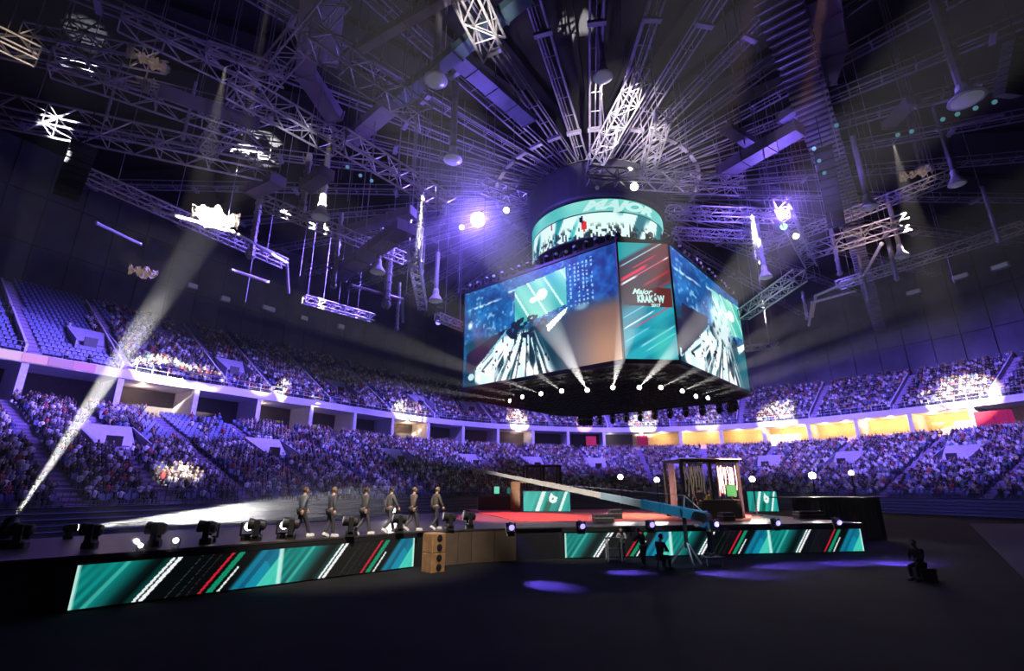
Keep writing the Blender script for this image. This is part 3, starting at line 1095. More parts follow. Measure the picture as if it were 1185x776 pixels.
# box trusses hung at working height: (pixel, pixel, height, size, label)
TR = [
    ((-12, 124), (322, 196), 19.0, 1.05, 'long violet-lit box truss crossing the dark upper left'),
    ((60, 72), (308, 158), 21.5, .95, 'box truss with a lilac banner sheet behind the long crossing truss'),
    ((395, -12), (236, 176), 23.4, 1.0, 'box truss slanting down from the top edge towards the lower left'),
    ((352, 40), (494, 138), 21.0, .95, 'clean-ended box truss dangling left of the tall light beam'),
    ((268, 98), (392, 168), 20.0, .9, 'short box truss meeting the junction beside the bent duct'),
    ((392, 160), (522, 238), 19.5, .85, 'violet-lit box truss sloping down to the bright cyan lamps'),
    ((30, 40), (190, 72), 24.5, .8, 'faint box truss in the darkest upper left corner'),
    ((-10, 40), (44, 66), 22.5, .7, 'short warm-lit truss at the left edge of the picture'),
    ((537, -14), (572, 58), 20.5, .95, 'bright white box truss hanging end-on at the top middle'),
    ((744, 86), (686, 192), 23.5, .9, 'white-lit box truss rising steeply above the ring screen'),
    ((768, 132), (750, 194), 22.5, .8, 'short white-lit box truss right of the steep one'),
    ((680, 204), (858, 215), 21.0, .85, 'level box truss passing right in front of the drum cover'),
    ((772, 246), (898, 250), 20.5, .7, 'upper level truss behind the scoreboard on its right'),
    ((780, 270), (892, 276), 19.5, .6, 'lower level truss behind the scoreboard on its right'),
    ((860, 364), (926, 318), 15.5, .75, 'teal-lit tilted box truss right of the scoreboard'),
    ((936, 291), (1052, 256), 18.0, .8, 'warm-lit box truss under the ribbed catwalk'),
    ((902, 234), (938, 304), 19.0, .7, 'violet box truss carrying the cyan lamps on the right'),
    ((478, 294), (489, 354), 16.0, .6, 'pale box truss hanging steeply left of the scoreboard'),
    ((352, 346), (432, 368), 15.6, .5, 'small lilac box truss low above the left upper stand'),
    ((506, 366), (540, 380), 14.8, .5, 'short teal-lit truss beside the left screen edge'),
    ((858, 404), (902, 399), 14.0, .4, 'thin pale truss under the tilted teal truss'),
    ((300, 232), (470, 300), 18.0, .6, 'dark pipe truss carrying small teal lamps on the left'),
    ((95, 200), (330, 305), 17.5, .55, 'grey pipe truss running below the long crossing truss'),
    ((560, 214), (606, 232), 20.5, .7, 'violet-lit truss above the bright cyan lamps'),
    ((870, 292), (1110, 200), 21.0, .6, 'dark truss slanting up at the right behind the catwalk'),
    ((970, 330), (1185, 262), 18.5, .6, 'dark pipe truss low on the right below the catwalk'),
    ((140, 20), (300, 100), 24.0, .9, 'faint violet truss deep in the upper left rigging'),
    ((240, 60), (330, 90), 23.0, .7, 'small faint truss left of the slanting box truss'),
]
TRP = {}
for a, b, z, w, lab in TR:
    p, q = PZ(*a, z), PZ(*b, z)
    TRP[lab] = (p, q)
    t = lattice('box_truss', p, q, w, w, lab, rc=.055 if z > 18 else .05, rl=.034, pitch=w * 1.0)
    if 'banner' in lab:
        _, s_, u_ = basis(q - p)
        MB().box((p + q) / 2 + (q - p) * .2 + u_ * .1 - s_ * -.62, ((q - p).length * .5, .03, .8), ((q - p).normalized(), s_, u_)).build('banner_sheet', M_duct, t)

# tilted trusses want to hang: ends of the two steep ones are lifted
for lab, zt in (('pale box truss hanging steeply left of the scoreboard', 0),):
    pass

# rectangular ducts
def duct(pts, w, h, label, m=None):
    m_ = MB(); pts = [Vector(p) for p in pts]
    for a, b in zip(pts[:-1], pts[1:]):
        d, s, u = basis(b - a)
        m_.box((a + b) / 2, ((b - a).length, w, h), (d, s, u))
        n = max(1, int((b - a).length / 1.4))
        for i in range(n + 1):
            m_.box(a + (b - a) * (i / n), (.07, w + .12, h + .12), (d, s, u))
    return tag(m_.build('air_duct', m or M_duct), label, 'duct')


duct([PZ(362, -10, 23.5), PZ(354, 85, 23.5), PZ(388, 136, 23)], .95, .6, 'bent lilac air duct between the slanting trusses at upper left')
duct([PZ(386, -10, 24.5), PZ(382, 70, 24.5)], 1.0, .6, 'straight lilac air duct beside the bent one at the top')
duct([PZ(404, 164, 22), PZ(452, 122, 22)], .9, .5, 'lilac duct stub between the dangling truss and the sloping truss')
duct([PZ(452, 122, 23.8), PZ(505, 80, 23.8), PZ(612, -8, 24.2)], .7, .5, 'dark teal duct rising from the pendant lamp to the top edge', mat('teal_duct_sheet', (.06, .11, .14), .5))
duct([PZ(392, 70, 25.2), PZ(530, -10, 25.2)], .45, .45, 'thin dark duct crossing behind the dangling truss')
duct([PZ(520, 60, 25.5), PZ(612, 140, 25.5)], 1.0, .4, 'dark louvred duct between two radial trusses above the left lamps', mat('dark_duct_sheet', (.08, .09, .12), .5))
duct([PZ(292, 222, 18.5), PZ(322, 208, 18.5)], .8, .5, 'short violet duct at the end of the long crossing truss')
duct([PZ(355, 215, 18), PZ(378, 200, 18)], .7, .5, 'small violet duct stub above the white pendant lamp')
duct([PZ(392, 318, 17), PZ(470, 262, 17.5)], 1.1, .6, 'broad violet duct left of the cyan lamps, lower of two')
duct([PZ(400, 268, 18.5), PZ(478, 245, 18.8)], .6, .5, 'narrow violet duct left of the cyan lamps, upper of two')
duct([PZ(952, -8, 26.0), PZ(964, 60, 26.0), PZ(952, 96, 25.8)], 1.3, .5, 'dark bent duct right of the ribbed catwalk')
duct([PZ(905, 140, 24.5), PZ(936, 118, 24.5)], .9, .5, 'stubby blue-grey duct touching the catwalk')
duct([PZ(1028, 145, 22), PZ(1056, 116, 22)], .6, .4, 'lone violet duct high on the right')
duct([PZ(835, 200, 22.5), PZ(925, 148, 22.5)], 1.0, .7, 'lilac cloth-wrapped duct among the right radial trusses')
duct([PZ(840, 148, 24.2), PZ(872, 168, 24.2)], .7, .4, 'small lilac duct crossing the right radial trusses')

# catwalk: ribbed walkway with handrails on the right
def catwalk(pts, w, label):
    pts = [Vector(p) for p in pts]
    t = empty('catwalk', pts[0], label, 'catwalk')
    dk, rl, rb = MB(), MB(), MB()
    for a, b in zip(pts[:-1], pts[1:]):
        d, s, u = basis(b - a)
        L = (b - a).length
        dk.box((a + b) / 2, (L, w, .08), (d, s, u))
        for sg in (-1, 1):
            for hh in (.55, 1.1):
                rl.tube(a + s * (sg * w / 2) + u * hh, b + s * (sg * w / 2) + u * hh, .035, 5)
        n = int(L / .55)
        for i in range(n + 1):
            o = a + d * (L * i / n)
            rb.box(o - u * .1, (.1, w + .1, .16), (d, s, u))
            if i % 3 == 0:
                for sg in (-1, 1):
                    rl.tube(o + s * (sg * w / 2), o + s * (sg * w / 2) + u * 1.1, .03, 4)
    dk.build('deck', M_dark, t); rl.build('handrail', M_steel, t)
    rb.build('rib', M_steel, t)
    return t


catwalk([PZ(893, -20, 24), PZ(962, 190, 24), PZ(985, 258, 24)], 1.7, 'long ribbed catwalk descending through the rigging on the right')
catwalk([PZ(985, 262, 23), PZ(1018, 380, 22)], 1.1, 'far end of ribbed walkway under the warm-lit truss')

# pendant bell lamps, line arrays, tube drops
def bell(p, L, r, label, lit=False):
    t = empty('pendant_lamp', p, label, 'pendant lamp')
    MB().lathe([(r * .28, .9), (r * .42, .75), (r * .45, .45), (r * .98, .05), (r, 0), (r * .9, -.02)], p, UP, 16).build('lamp_shade', M_white, t)
    MB().tube(p + UP * .85, p + UP * L, r * .33, 8).build('stem', M_steel, t)
    MB().lathe([(r * .82, -.03), (r * .5, -.10), (r * .1, -.13)], p, UP, 14).build('lens', M_lens_dim, t)
    return t


for (px, py, z, L, r, lab) in ((600, 92, 22.8, 6, .75, 0), (0, 0, 0, 0, 0, 0)):
    pass
BELLS = [
    ((504, 93), 23.0, 5.5, .62, 'clear pendant lamp hanging above the dangling truss end'),
    ((524, 185), 21.2, 6.5, .55, 'clear pendant lamp hanging in the violet light beam'),
    ((698, 89), 24.4, 5, .55, 'round pendant lamp hanging between two radial trusses over the drum'),
    ((371, 251), 17.2, 4.0, .52, 'white pendant lamp on a thick stem over the left truss'),
    ((437, 315), 15.8, 4.0, .48, 'pale pendant lamp hanging level with the violet ducts'),
    ((504, 348), 15.0, 3.5, .48, 'warm-lit pendant lamp between pale truss and left screen'),
    ((1119, 115), 20.6, 7.0, .75, 'big bell lamp hanging in the dark at far right'),
    ((1006, 240), 19.0, 5.0, .5, 'pale pendant lamp right of the warm-lit truss'),
    ((1108, 213), 18.6, 5.0, .42, 'dark pendant lamp under the warm canvas at right'),
    ((886, 321), 16.2, 4.5, .42, 'grey pendant lamp above the tilted teal truss'),
    ((1044, 297), 17.0, 4.5, .4, 'slim pendant lamp below the right end of warm-lit truss'),
]
for (px, z, L, r, lab) in BELLS:
    bell(PZ(px[0], px[1], z), L, r, lab)
# vertical tubes: warm worklight tubes hung from the rig
for (a, L, z, r, lab, mm) in [
    ((350, 240), 3.2, 17.0, .16, 'tan vertical drop pipe beside the white pendant lamp', M_alu),
    ((290, 295), 3.6, 15.9, .18, 'warm-lit vertical pipe under the crossing truss end', M_alu),
    ((386, 330), 5.0, 15.0, .14, 'pale vertical pipe left of the broad violet duct', M_alu),
    ((447, 352), 5.5, 14.6, .22, 'thick violet vertical pipe ending above the upper crowd', M_steel),
    ((459, 380), 3.5, 13.9, .12, 'slim vertical pipe hanging lowest near the left screen', M_alu),
    ((212, 160), 3.4, 19.5, .07, 'yellowish hanging tube behind the long crossing truss', M_alu),
    ((122, 138), 3.4, 20.0, .06, 'faint hanging tube at the left part of crossing truss', M_alu),
    ((972, 316), 3.4, 15.9, .12, 'vertical pipe ending at the right far wall, nearest the catwalk', M_steel),
    ((1038, 322), 3.8, 15.8, .12, 'vertical pipe ending at the right far wall, beside slim pendant', M_steel),
    ((1005, 348), 3.4, 15.2, .10, 'lowest vertical pipe at the right far wall', M_steel),
    ((1156, 278), 3.4, 16.2, .1, 'vertical pipe near the right edge of the rigging', M_steel),
    ((934, 368), 2.0, 14.4, .1, 'short vertical pipe above the tilted pale truss', M_steel)]:
    p = PZ(*a, z)
    m = MB(); m.tube(p, p + UP * L, r, 8)
    for i in range(int(L / .6)):
        m.tube(p + UP * (.3 + i * .6), p + UP * (.38 + i * .6), r * 1.3, 8)
    m.ball(p, r * 1.5, 8, 5)
    tag(m.build('drop_pipe', mm), lab, 'pipe')
# bent handrail-like pipes
for pts, z, lab in [
    ([(178, 243), (270, 268), (332, 304), (334, 338)], 16.6, 'bent pale pipe running below the left rigging and turning down'),
    ([(112, 258), (162, 282)], 17.2, 'short pale pipe low at the far left wall'),
    ([(268, 312), (310, 326)], 16.0, 'short pale pipe under the bent one'),
    ([(408, 330), (466, 346), (466, 372)], 15.4, 'pale pipe with a down-turned end near the upper crowd'),
    ([(940, 366), (944, 342), (1000, 318), (1020, 282)], 15.9, 'bent grey pipe on the right below the warm-lit truss'),
    ([(936, 376), (940, 350), (990, 336)], 15.5, 'lower bent grey pipe on the right'),
    ([(1060, 124), (1185, 96)], 21.5, 'level pipe near the big bell lamp'),
    ([(1085, 150), (1160, 132)], 20.6, 'short warm pipe below the small teal lamps at right')]:
    m = MB(); P_ = [PZ(*p, z) for p in pts]; m.path(P_, .09, 6)
    for p in P_: m.ball(p, .12, 8, 5)
    tag(m.build('bent_pipe', M_alu), lab, 'pipe')

# line array of hanging speakers
def line_array(p, q, n, label):
    p, q = Vector(p), Vector(q)
    t = empty('line_array', p, label, 'speaker array')
    b = None
    for i in range(n):
        c = p.lerp(q, (i + .5) / n)
        d, s, u = basis(q - p)
        m = MB(); m.box(c, ((q - p).length / n * .82, .9, .5), (d, s, u)); m.box(c + u * .27, ((q - p).length / n * .6, .8, .06), (d, s, u))
        m.build('speaker', M_dark, t)
    MB().tube(p, p + UP * 2.2, .03, 4).build('hoist_chain', M_dark, t)
    return t


line_array(PZ(98, 168, 17.4), PZ(76, 226, 15.8), 8, 'dark speaker array hanging in the left haze beam')
line_array(PZ(1178, 48, 21.2), PZ(1166, 112, 19.2), 8, 'dark speaker array at the far right edge')
line_array(PZ(952, 172, 21.0), PZ(968, 260, 18.6), 9, 'speaker array beside the ribbed catwalk')

# small wall boxes (floodlights) along the top of the left and right wall
wf = None
for (px, py, z, lab) in ((222, 331, 17.8, 'floodlight box on the left wall, first from the left edge'), (260, 346, 17.6, 'floodlight box on the left wall, second from the left edge'),
                         (310, 357, 17.6, 'largest pale floodlight box on the left wall'), (351, 368, 17.2, 'floodlight box on the left wall under the lilac truss'), (394, 378, 17.0, 'last floodlight box on the left wall before the screen'),
                         (1058, 338, 19.0, 'pale box on the right wall under the rigging, inner one'), (1112, 320, 19.4, 'pale box on the right wall under the rigging, middle one'), (1158, 308, 19.6, 'pale box on the right wall, nearest the picture edge')):
    big = 1.6 if ('largest' in lab or 'box on the right' in lab) else 1.0
    p = PZ(px, py, z)
    # keep it just in front of the wall: slide along the view ray
    for kk in np.linspace(.6, 1.6, 200):
        w = Vector((0, 0, EYE)) + (p - Vector((0, 0, EYE))) * kk
        dd = np.hypot(CP[:, 0] / SB - w.x, CP[:, 1] / SB - w.y); i = int(dd.argmin())
        off = (w.x - CP[i, 0] / SB) * CN[i, 0] + (w.y - CP[i, 1] / SB) * CN[i, 1]
        if off < d_back(SS[i]) / SB + .9: break
    nn = Vector((CN[i, 0], CN[i, 1], 0)); tt = Vector((CN[i, 1], -CN[i, 0], 0))
    t = empty('wall_floodlight', w, lab, 'floodlight')
    MB().bbox(w, (1.0 * big, .5, .55), .06, (tt, nn, UP)).build('housing', M_white, t)
    MB().box(w + nn * .27, (.8 * big, .04, .4), (tt, nn, UP)).build('front_glass', M_lens_dim, t)
    MB().box(w - nn * .9 + UP * .2, (.1, 1.6, .1), (tt, nn, UP)).build('bracket', M_dark, t)

# hoist chains: thin verticals from the roof to the rig
chain = None
r2 = np.random.default_rng(5)
def chain_at(x, y, z0, z1):
    global chain
    if chain is None:
        m = MB(); m.tube((0, 0, 0), (0, 0, 1), .022, 4)
        chain = m.build('hoist_chain', M_steel); o = chain
    else:
        o = chain.copy(); COL.objects.link(o)
    o.location = (x, y, z0); o.scale = (1, 1, z1 - z0)
    tag(o, 'thin dark hoist chain hanging straight down from the roof', 'chain', 'hoist chains under the roof')
for lab, (p, q) in TRP.items():
    n = 2 if (q - p).length < 8 else 4
    for i in range(n):
        c = p.lerp(q, (i + .5) / n)
        chain_at(c.x, c.y, c.z + .3, 31.2)
for i in range(44):
    px = r2.uniform(280, 560) if i < 22 else r2.uniform(860, 1120)
    py = r2.uniform(200, 360) if i < 22 else r2.uniform(160, 330)
    z = r2.uniform(15.5, 19)
    p = PZ(px, py, z)
    chain_at(p.x, p.y, p.z, 31.2)


# ------------------------------------------------------------------ moving heads
def head_proto():
    b = MB(); b.bbox((0, 0, .09), (.36, .30, .18), .04)
    y = MB()
    for sg in (-1, 1):
        y.bbox((sg * .21, 0, .38), (.06, .16, .46), .015)
    y.box((0, 0, .19), (.46, .16, .04))
    h = MB(); h.lathe([(.07, -.24), (.14, -.20), (.16, -.05), (.15, .10), (.17, .20), (.17, .26)], (0, 0, .46), (0, 1, 0), 14)
    l = MB(); l.lathe([(.145, 0), (.12, .025), (.02, .04)], (0, .255, .46), (0, 1, 0), 14)
    return b, y, h, l


_hb = [m for m in head_proto()]
_HM = {}
def moving_head(loc, aim, label, lens, group=None, hang=False, scale=1.0, cat='stage light'):
    """moving-head light; its head turns towards aim. Base on the floor or, hung, above."""
    loc = Vector(loc); aim = Vector(aim)
    t = empty('moving_head', loc, label, cat, group)
    t.scale = (scale,) * 3
    sgn = -1 if hang else 1
    if not _HM:
        for nm, m in zip(('base', 'yoke', 'head', 'lens'), _hb):
            o = m.build(nm, M_black); _HM[nm] = o.data; bpy.data.objects.remove(o)
    d = (aim - loc); yaw = math.atan2(-d.x, d.y)
    def part(nm, parent, rot=None):
        me = _HM[nm]
        if nm == 'lens':
            key = 'lens' + lens.name
            if key not in _HM:
                mm = me.copy(); mm.materials.clear(); mm.materials.append(lens); _HM[key] = mm
            me = _HM[key]
        o = bpy.data.objects.new(nm, me); COL.objects.link(o); o.parent = parent
        return o
    part('base', t)
    y = part('yoke', t)
    hd = part('head', t)
    ln = part('lens', hd)
    flip = Matrix.Rotation(PI, 4, 'Y') if hang else Matrix.Identity(4)
    t.matrix_world = Matrix.Translation(loc) @ Matrix.Rotation(yaw, 4, 'Z') @ flip @ Matrix.Scale(scale, 4)
    # pitch of the head about its own axle
    el = math.atan2(d.z - sgn * .46 * scale, math.hypot(d.x, d.y)) * sgn
    P_ = Matrix.Translation((0, 0, .46)) @ Matrix.Rotation(el, 4, 'X') @ Matrix.Translation((0, 0, -.46))
    hd.matrix_local = P_
    pivot = loc + UP * (.46 * scale * sgn)
    dn = (aim - pivot).normalized()
    return pivot + dn * (.30 * scale), dn


def par_light(p, aim, label, lens, group=None, r=.22):
    p, aim = Vector(p), Vector(aim)
    d = (aim - p).normalized()
    t = empty('flood_lamp', p, label, 'lamp', group)
    MB().lathe([(r * .5, -r * 1.6), (r * .8, -r * 1.2), (r, -r * .3), (r * 1.05, 0)], p, d, 14).build('can', M_dark, t)
    MB().lathe([(r * .92, .0), (r * .7, r * .14), (r * .1, r * .2)], p, d, 14).build('lens', lens, t)
    return t


# lights hung under the cube: eleven lit, aimed outwards over the near stands
UC = [((593, 464), (538, 456)), ((607, 459.5), (560, 449)), ((628, 456), (588, 442)), ((651, 453), (625, 434)), ((680, 452), (645, 392)), ((709, 449), (716, 420)),
      ((739, 449), (768, 418)), ((763, 449), (795, 433)), ((787.5, 453), (826, 437)), ((803, 459), (838, 448)), ((817, 461), (852, 450))]
CUBE_BEAMS = []
ordn = ['first', 'second', 'third', 'fourth', 'fifth', 'sixth', 'seventh', 'eighth', 'ninth', 'tenth', 'eleventh']
for i, (a, b) in enumerate(UC):
    p = PZ(*a, ZB - .62); q = PZ(*b, ZB - .62)
    o, d = moving_head(p + UP * .46, q, f'lit moving head under the scoreboard, {ordn[i]} from the left', M_lens, hang=True)
    CUBE_BEAMS.append((o, d, i))
# unlit small ones along the far rim and on top of the near edges
far = [(586, 478), (600, 482), (613, 485), (628, 486), (645, 487.5), (661, 487.5), (676, 487.5), (694, 487), (714, 486), (752, 482), (770, 479), (800, 474)]
A = grow(.985)
cands = []
for i in range(8):
    x0, y0 = A[i]; x1, y1 = A[(i + 1) % 8]
    for f in np.linspace(0.06, .94, 9):
        p = Vector((x0 + (x1 - x0) * f, y0 + (y1 - y0) * f, ZB - .24)); cands.append((p, proj(p)))
cands = [c for c in cands if c[1][2] > 38 and 560 < c[1][0] < 850]
for p, _ in cands[::1][:16]:
    moving_head(p, p + Vector((0, 3, -6)), 'unlit moving head hanging from the far rim of the scoreboard', M_lens_dim, 'unlit lights on the far scoreboard rim', hang=True, scale=1.1)
for i in (0, 1, 2):
    x0, y0 = grow(.985)[i]; x1, y1 = grow(.985)[i + 1]
    for f in np.linspace(.04, .96, 16 if i != 1 else 4):
        p = Vector((x0 + (x1 - x0) * f, y0 + (y1 - y0) * f, ZT + .18))
        moving_head(p, p + Vector((r2.uniform(-3, 3), -3, r2.uniform(-1, 4))), 'small black moving head standing on the top edge of the scoreboard', M_lens_dim, 'black lights along the scoreboard top edge', scale=.8)

# lamps on the rigging
RIG = [((553, 254), 20.0, M_lens_teal, .50, 'bright cyan lamp glaring left of the ring screen'), ((534, 263), 19.6, M_lens_blue, .2, 'small violet lamp left of the bright cyan one'),
       ((586, 243), 20.0, M_lens, .2, 'small white lamp between cyan lamp and ring screen'), ((905, 248), 19.0, M_lens_teal, .30, 'upper bright cyan lamp on the right truss'),
       ((907, 262), 18.7, M_lens_teal, .22, 'lower bright cyan lamp on the right truss'), ((921, 273), 18.6, M_lens, .2, 'white-blue lamp below the two cyan ones on the right'),
       ((734, 216), 20.4, M_lens, .26, 'white lamp glaring on the truss before the drum'), ((691, 217), 20.4, M_lens_dim, .14, 'tiny white lamp left of the glaring drum lamp'), ((507, 373), 14.6, M_lens_blue, .2, 'small violet lamp near the left edge of the screen')]
RIGP = {}
for px, z, ln, r, lab in RIG:
    p = PZ(*px, z)
    par_light(p, Vector((0, 2, EYE + 2)) if 'drum' not in lab else Vector((p.x - 4, 0, 14)), lab, ln, r=r)
    RIGP[lab] = p
for i, (px, py) in enumerate(((402, 193), (417, 203), (430, 209), (358, 262), (378, 216), (1039, 156), (1055, 152), (1091, 138), (1108, 132), (1129, 125), (1151, 118), (968, 145), (942, 172), (948, 186), (954, 200))):
    p = PZ(px, py, 19.5)
    par_light(p, Vector((p.x * .5, 2, 4)), 'small dark can lamp with a faint teal lens on the rig', mat('faint_teal_lens', (.3, .6, .6), .2, emit=(.18, .55, .60), estr=.3), 'faint teal can lamps on the rig', r=.11)
# warm-lit canopies of cloth: crumpled tarps
def tarp(c, w, h, label, seed, mm=None):
    rr = np.random.default_rng(seed)
    c = Vector(c); n = 22
    vs, fs = [], []
    vd = (Vector((0, 0, EYE)) - c); vd.z = 0; vd.normalize(); sd = Vector((vd.y, -vd.x, 0))
    for j in range(n + 1):
        for i in range(n + 1):
            a, b = i / n - .5, j / n - .5
            fold = .16 * math.sin(a * 23 + 3 * b + seed) + .10 * math.sin(a * 41 - 8 * b)
            sag = (.25 - a * a) * .35 * h
            edge = .10 * h * math.sin(a * 17 + seed * 2) * (1 if j in (0, n) else .3)
            vs.append(c + sd * (a * w + rr.normal(0, .012)) + UP * (b * h * (.55 + .25 * math.sin(a * 9 + seed)) - sag + edge + rr.normal(0, .015)) + vd * (fold + b * h * .5 + rr.normal(0, .02)))
    for j in range(n):
        for i in range(n):
            k = j * (n + 1) + i; fs.append((k, k + 1, k + n + 2, k + n + 1))
    m = MB(); m.add(vs, fs)
    o = m.build('tarp', mm or mat('pale_tarp', (0.30, 0.26, 0.23), 0.7), smooth=False)
    sol = o.modifiers.new('thickness', 'SOLIDIFY'); sol.thickness = .03
    return tag(o, label, 'tarp')


tarp(PZ(250, 250, 17.0), 2.2, 1.2, 'crumpled dark tarp lit white-hot at the end of the left haze beam', 1, mat('dark_tarp', (0.045, 0.04, 0.036), 0.7, 0, .5, 2))
tarp(PZ(166, 314, 16.4), 1.5, .8, 'pale sheeted balcony box lit warm on the upper left wall', 2)
tarp(PZ(172, 70, 22.5), 1.7, .5, 'crumpled tan tarp high in the dark upper left', 3)
tarp(PZ(170, 98, 21.0), .35, .6, 'small bundled tan cloth below the crumpled tan tarp', 5)
tarp(PZ(1060, 200, 20.0), 1.5, .5, 'crumpled tan tarp hanging in the dark at right', 4)


# the overhead rig is drawn in rig units of 1.6 m with its datum 1.92 m under the floor: convert it to metres
def full(v): return Vector(v) * SB - Vector((0, 0, 1.92))
for o in list(COL.objects):
    if o.parent is None and o.name not in _before and o.type in ('MESH', 'EMPTY'):
        o.location = full(o.location); o.scale = o.scale * SB
CUBE_BEAMS = [(full(o), d, i) for o, d, i in CUBE_BEAMS]
RIGP = {k: full(v) for k, v in RIGP.items()}
TARP = full(PZ(250, 250, 17.0))
# ================================================================== THE STAGE
DK = 1.4
L0, L1 = Vector((-11.85, 14.8, 0)), Vector((-4.1, 22.47, 0))
LR = (L1 - L0).normalized(); LN = Vector((-LR.y, LR.x, 0))
M0, M1 = Vector((2.47, 25.09, 0)), Vector((18.13, 27.7, 0))
MR = (M1 - M0).normalized(); MN = Vector((-MR.y, MR.x, 0))
Ls = L0 - LR * 8
poly = [Ls, L1 + LR * .5, Vector((-2.9, 22.9, 0)), Vector((-1.8, 23.7, 0)), Vector((0.2, 24.4, 0)), M0 - MR * .2, M1 + MR * .25, M1 + MR * .25 + MN * 14, Vector((-2.5, 41, 0)), Vector((-7.2, 35.5, 0)), L1 + LN * 8.5, Ls + LN * 6.3]
poly = [(p.x, p.y) for p in poly]
cen = Vector((sum(p[0] for p in poly) / len(poly), sum(p[1] for p in poly) / len(poly), 0))


def inset(poly, r):
    out = []
    n = len(poly)
    for i in range(n):
        a, b, c = Vector((*poly[i - 1], 0)), Vector((*poly[i], 0)), Vector((*poly[(i + 1) % n], 0))
        d1, d2 = (b - a).normalized(), (c - b).normalized()
        n1, n2 = Vector((-d1.y, d1.x, 0)), Vector((-d2.y, d2.x, 0))
        h = (n1 + n2).normalized(); k = r / max(.35, h.dot(n1))
        out.append(((b + h * k).x, (b + h * k).y))
    return out


def period(s_, u, v, lastwhite=True):
    n = vnoise(s_ * 40, v * .3 + u * 2, 41)
    c = np.tile(np.array((.02, .035, .04)), (len(u), 1))
    t1 = sm(-s_, -.22, -.06)
    c = mix((.02, .035, .04), (.05, .60, .57), t1 * (0.75 + .45 * (n - .4)))
    k = sm(-np.abs(s_ - .055), -.018, -.006) * .6; c = c + (np.array((.35, .85, .78)) - c) * k[:, None]
    k = sm(s_, .20, .24) * sm(-s_, -.30, -.27) * .5; c = c + (np.array((.02, .42, .38)) - c) * k[:, None]
    for a, b, col in ((.252, .268, (.95, .97, .97)), (.280, .302, (.97, .98, .98)), (.556, .572, (.80, .12, .20)), (.598, .632, (.06, .55, .40)), (.40, .404, (.2, .25, .22)), (.455, .459, (.18, .2, .2)), (.50, .504, (.22, .14, .14))):
        k = (s_ > a) & (s_ < b); c[k] = col
    k = (s_ > .655) & (s_ < .668) & (v < .62); c[k] = (.90, .93, .93)
    bl = sm(s_, .70, .74)
    c = c + (mix((.02, .30, .42), (.05, .52, .62), n) - c) * bl[:, None]
    k = (s_ > .735) & (s_ < .765); c[k] = (.06, .48, .60)
    k = (s_ > .80) & (s_ < .90) & (np.hypot((u - .86) * 5, v - .35) < .42); c[k] = (.04, .55, .66)
    tri = sm(s_, .865, .872); c = c + (mix((.20, .74, .70), (.30, .84, .74), n) - c) * tri[:, None]
    return c


def fascia(nper):
    def f(u, v):
        x = u * nper; p = np.mod(x, 1.0)
        s_ = p - .155 * v
        c = period(s_, p, v)
        seam = np.minimum(p, 1 - p)
        k = sm(-seam, -.022, -.006) * .85
        return np.clip(c + (np.array((.85, 1, .95)) - c) * k[:, None], 0, 1)
    return f


st = empty('stage', (0, 25, 0), 'wide black stage with a long runway and lit teal striped screens on its front', 'stage')
m = MB(); m.prism(inset(poly, .12), 0, DK - .06); m.build('body', M_black, st)
m = MB(); m.prism(poly, DK - .06, DK); m.build('deck', mat('stage_floor', (0.055, 0.048, 0.046), 0.35, 0, 0.3, 1.2), st)
e = LR * (L1 - L0).length
led_panel('led_screen', L0 - LN * .02 + UP * .05, e, UP * 1.10, 330, 36, fascia(2), st, 'led_fascia_picture', .95, .08)
led_panel('led_screen', M0 - MN * .02 + UP * .05, M1 - M0, UP * 1.06, 420, 32, fascia(3), st, 'led_fascia_picture', .95, .08)
m = MB()
for a, b in ((L0, L1), (M0, M1)):
    d = (b - a).normalized(); nn = Vector((-d.y, d.x, 0))
    m.box((a + b) / 2 + nn * .02 + UP * 1.24, ((b - a).length + .2, .1, .16), (d, nn, UP))
m.build('edge_trim', M_black, st)
m = MB()
W2 = [Vector((-2.9, 22.9, 0)), Vector((-1.8, 23.7, 0)), Vector((0.2, 24.4, 0))]
for a, b in zip(W2[:-1], W2[1:]):
    d = (b - a).normalized(); nn = Vector((-d.y, d.x, 0)); L = (b - a).length
    k = 2
    for i in range(k):
        m.box(a + d * (L * (i + .5) / k) + UP * .66, (L / k - .03, .05, 1.28), (d, nn, UP))
m.build('side_panel', mat('brown_stage_panel', (0.10, 0.07, 0.05), 0.6), st)
# red carpet
rc = [PZ(536, 589, DK), PZ(600, 603.5, DK), PZ(868, 603, DK), PZ(872, 590.5, DK)]
m = MB(); m.prism([(p.x, p.y) for p in rc], DK, DK + .025)
tag(m.build('red_carpet', mat('red_carpet_pile', (0.45, 0.075, 0.045), 0.85, 0, 0.25, 5)), 'red carpet laid across the middle of the main stage', 'carpet')
# pale floor strip along the right
q = [PZ(1122, 606, 0), PZ(1192, 676, 0), PZ(1500, 676, 0), PZ(1300, 606, 0)]
m = MB(); m.prism([(p.x, p.y) for p in q], 0, .02)
tag(m.build('floor_strip', mat('bare_grey_floor', (0.035, 0.035, 0.042), 0.8)), kind='structure')
# speaker stack between runway and main stage
p = PZ(501, 661, 0)
t = empty('subwoofer_stack', p, 'brown plywood speaker cabinet stack standing between runway and main stage', 'speaker')
d, nn = LR, LN
for i in range(2):
    MB().bbox(p + UP * (.36 + .72 * i), (.66, .70, .70), .03, (d, nn, UP)).build('cabinet', M_wood, t)
    g = MB()
    for j in (-1, 1):
        g.lathe([(.12, 0), (.13, .02), (.05, .03)], p + UP * (.36 + .72 * i + j * .17) - nn * .35 , -nn, 12)
    g.build('cone', M_black, t)

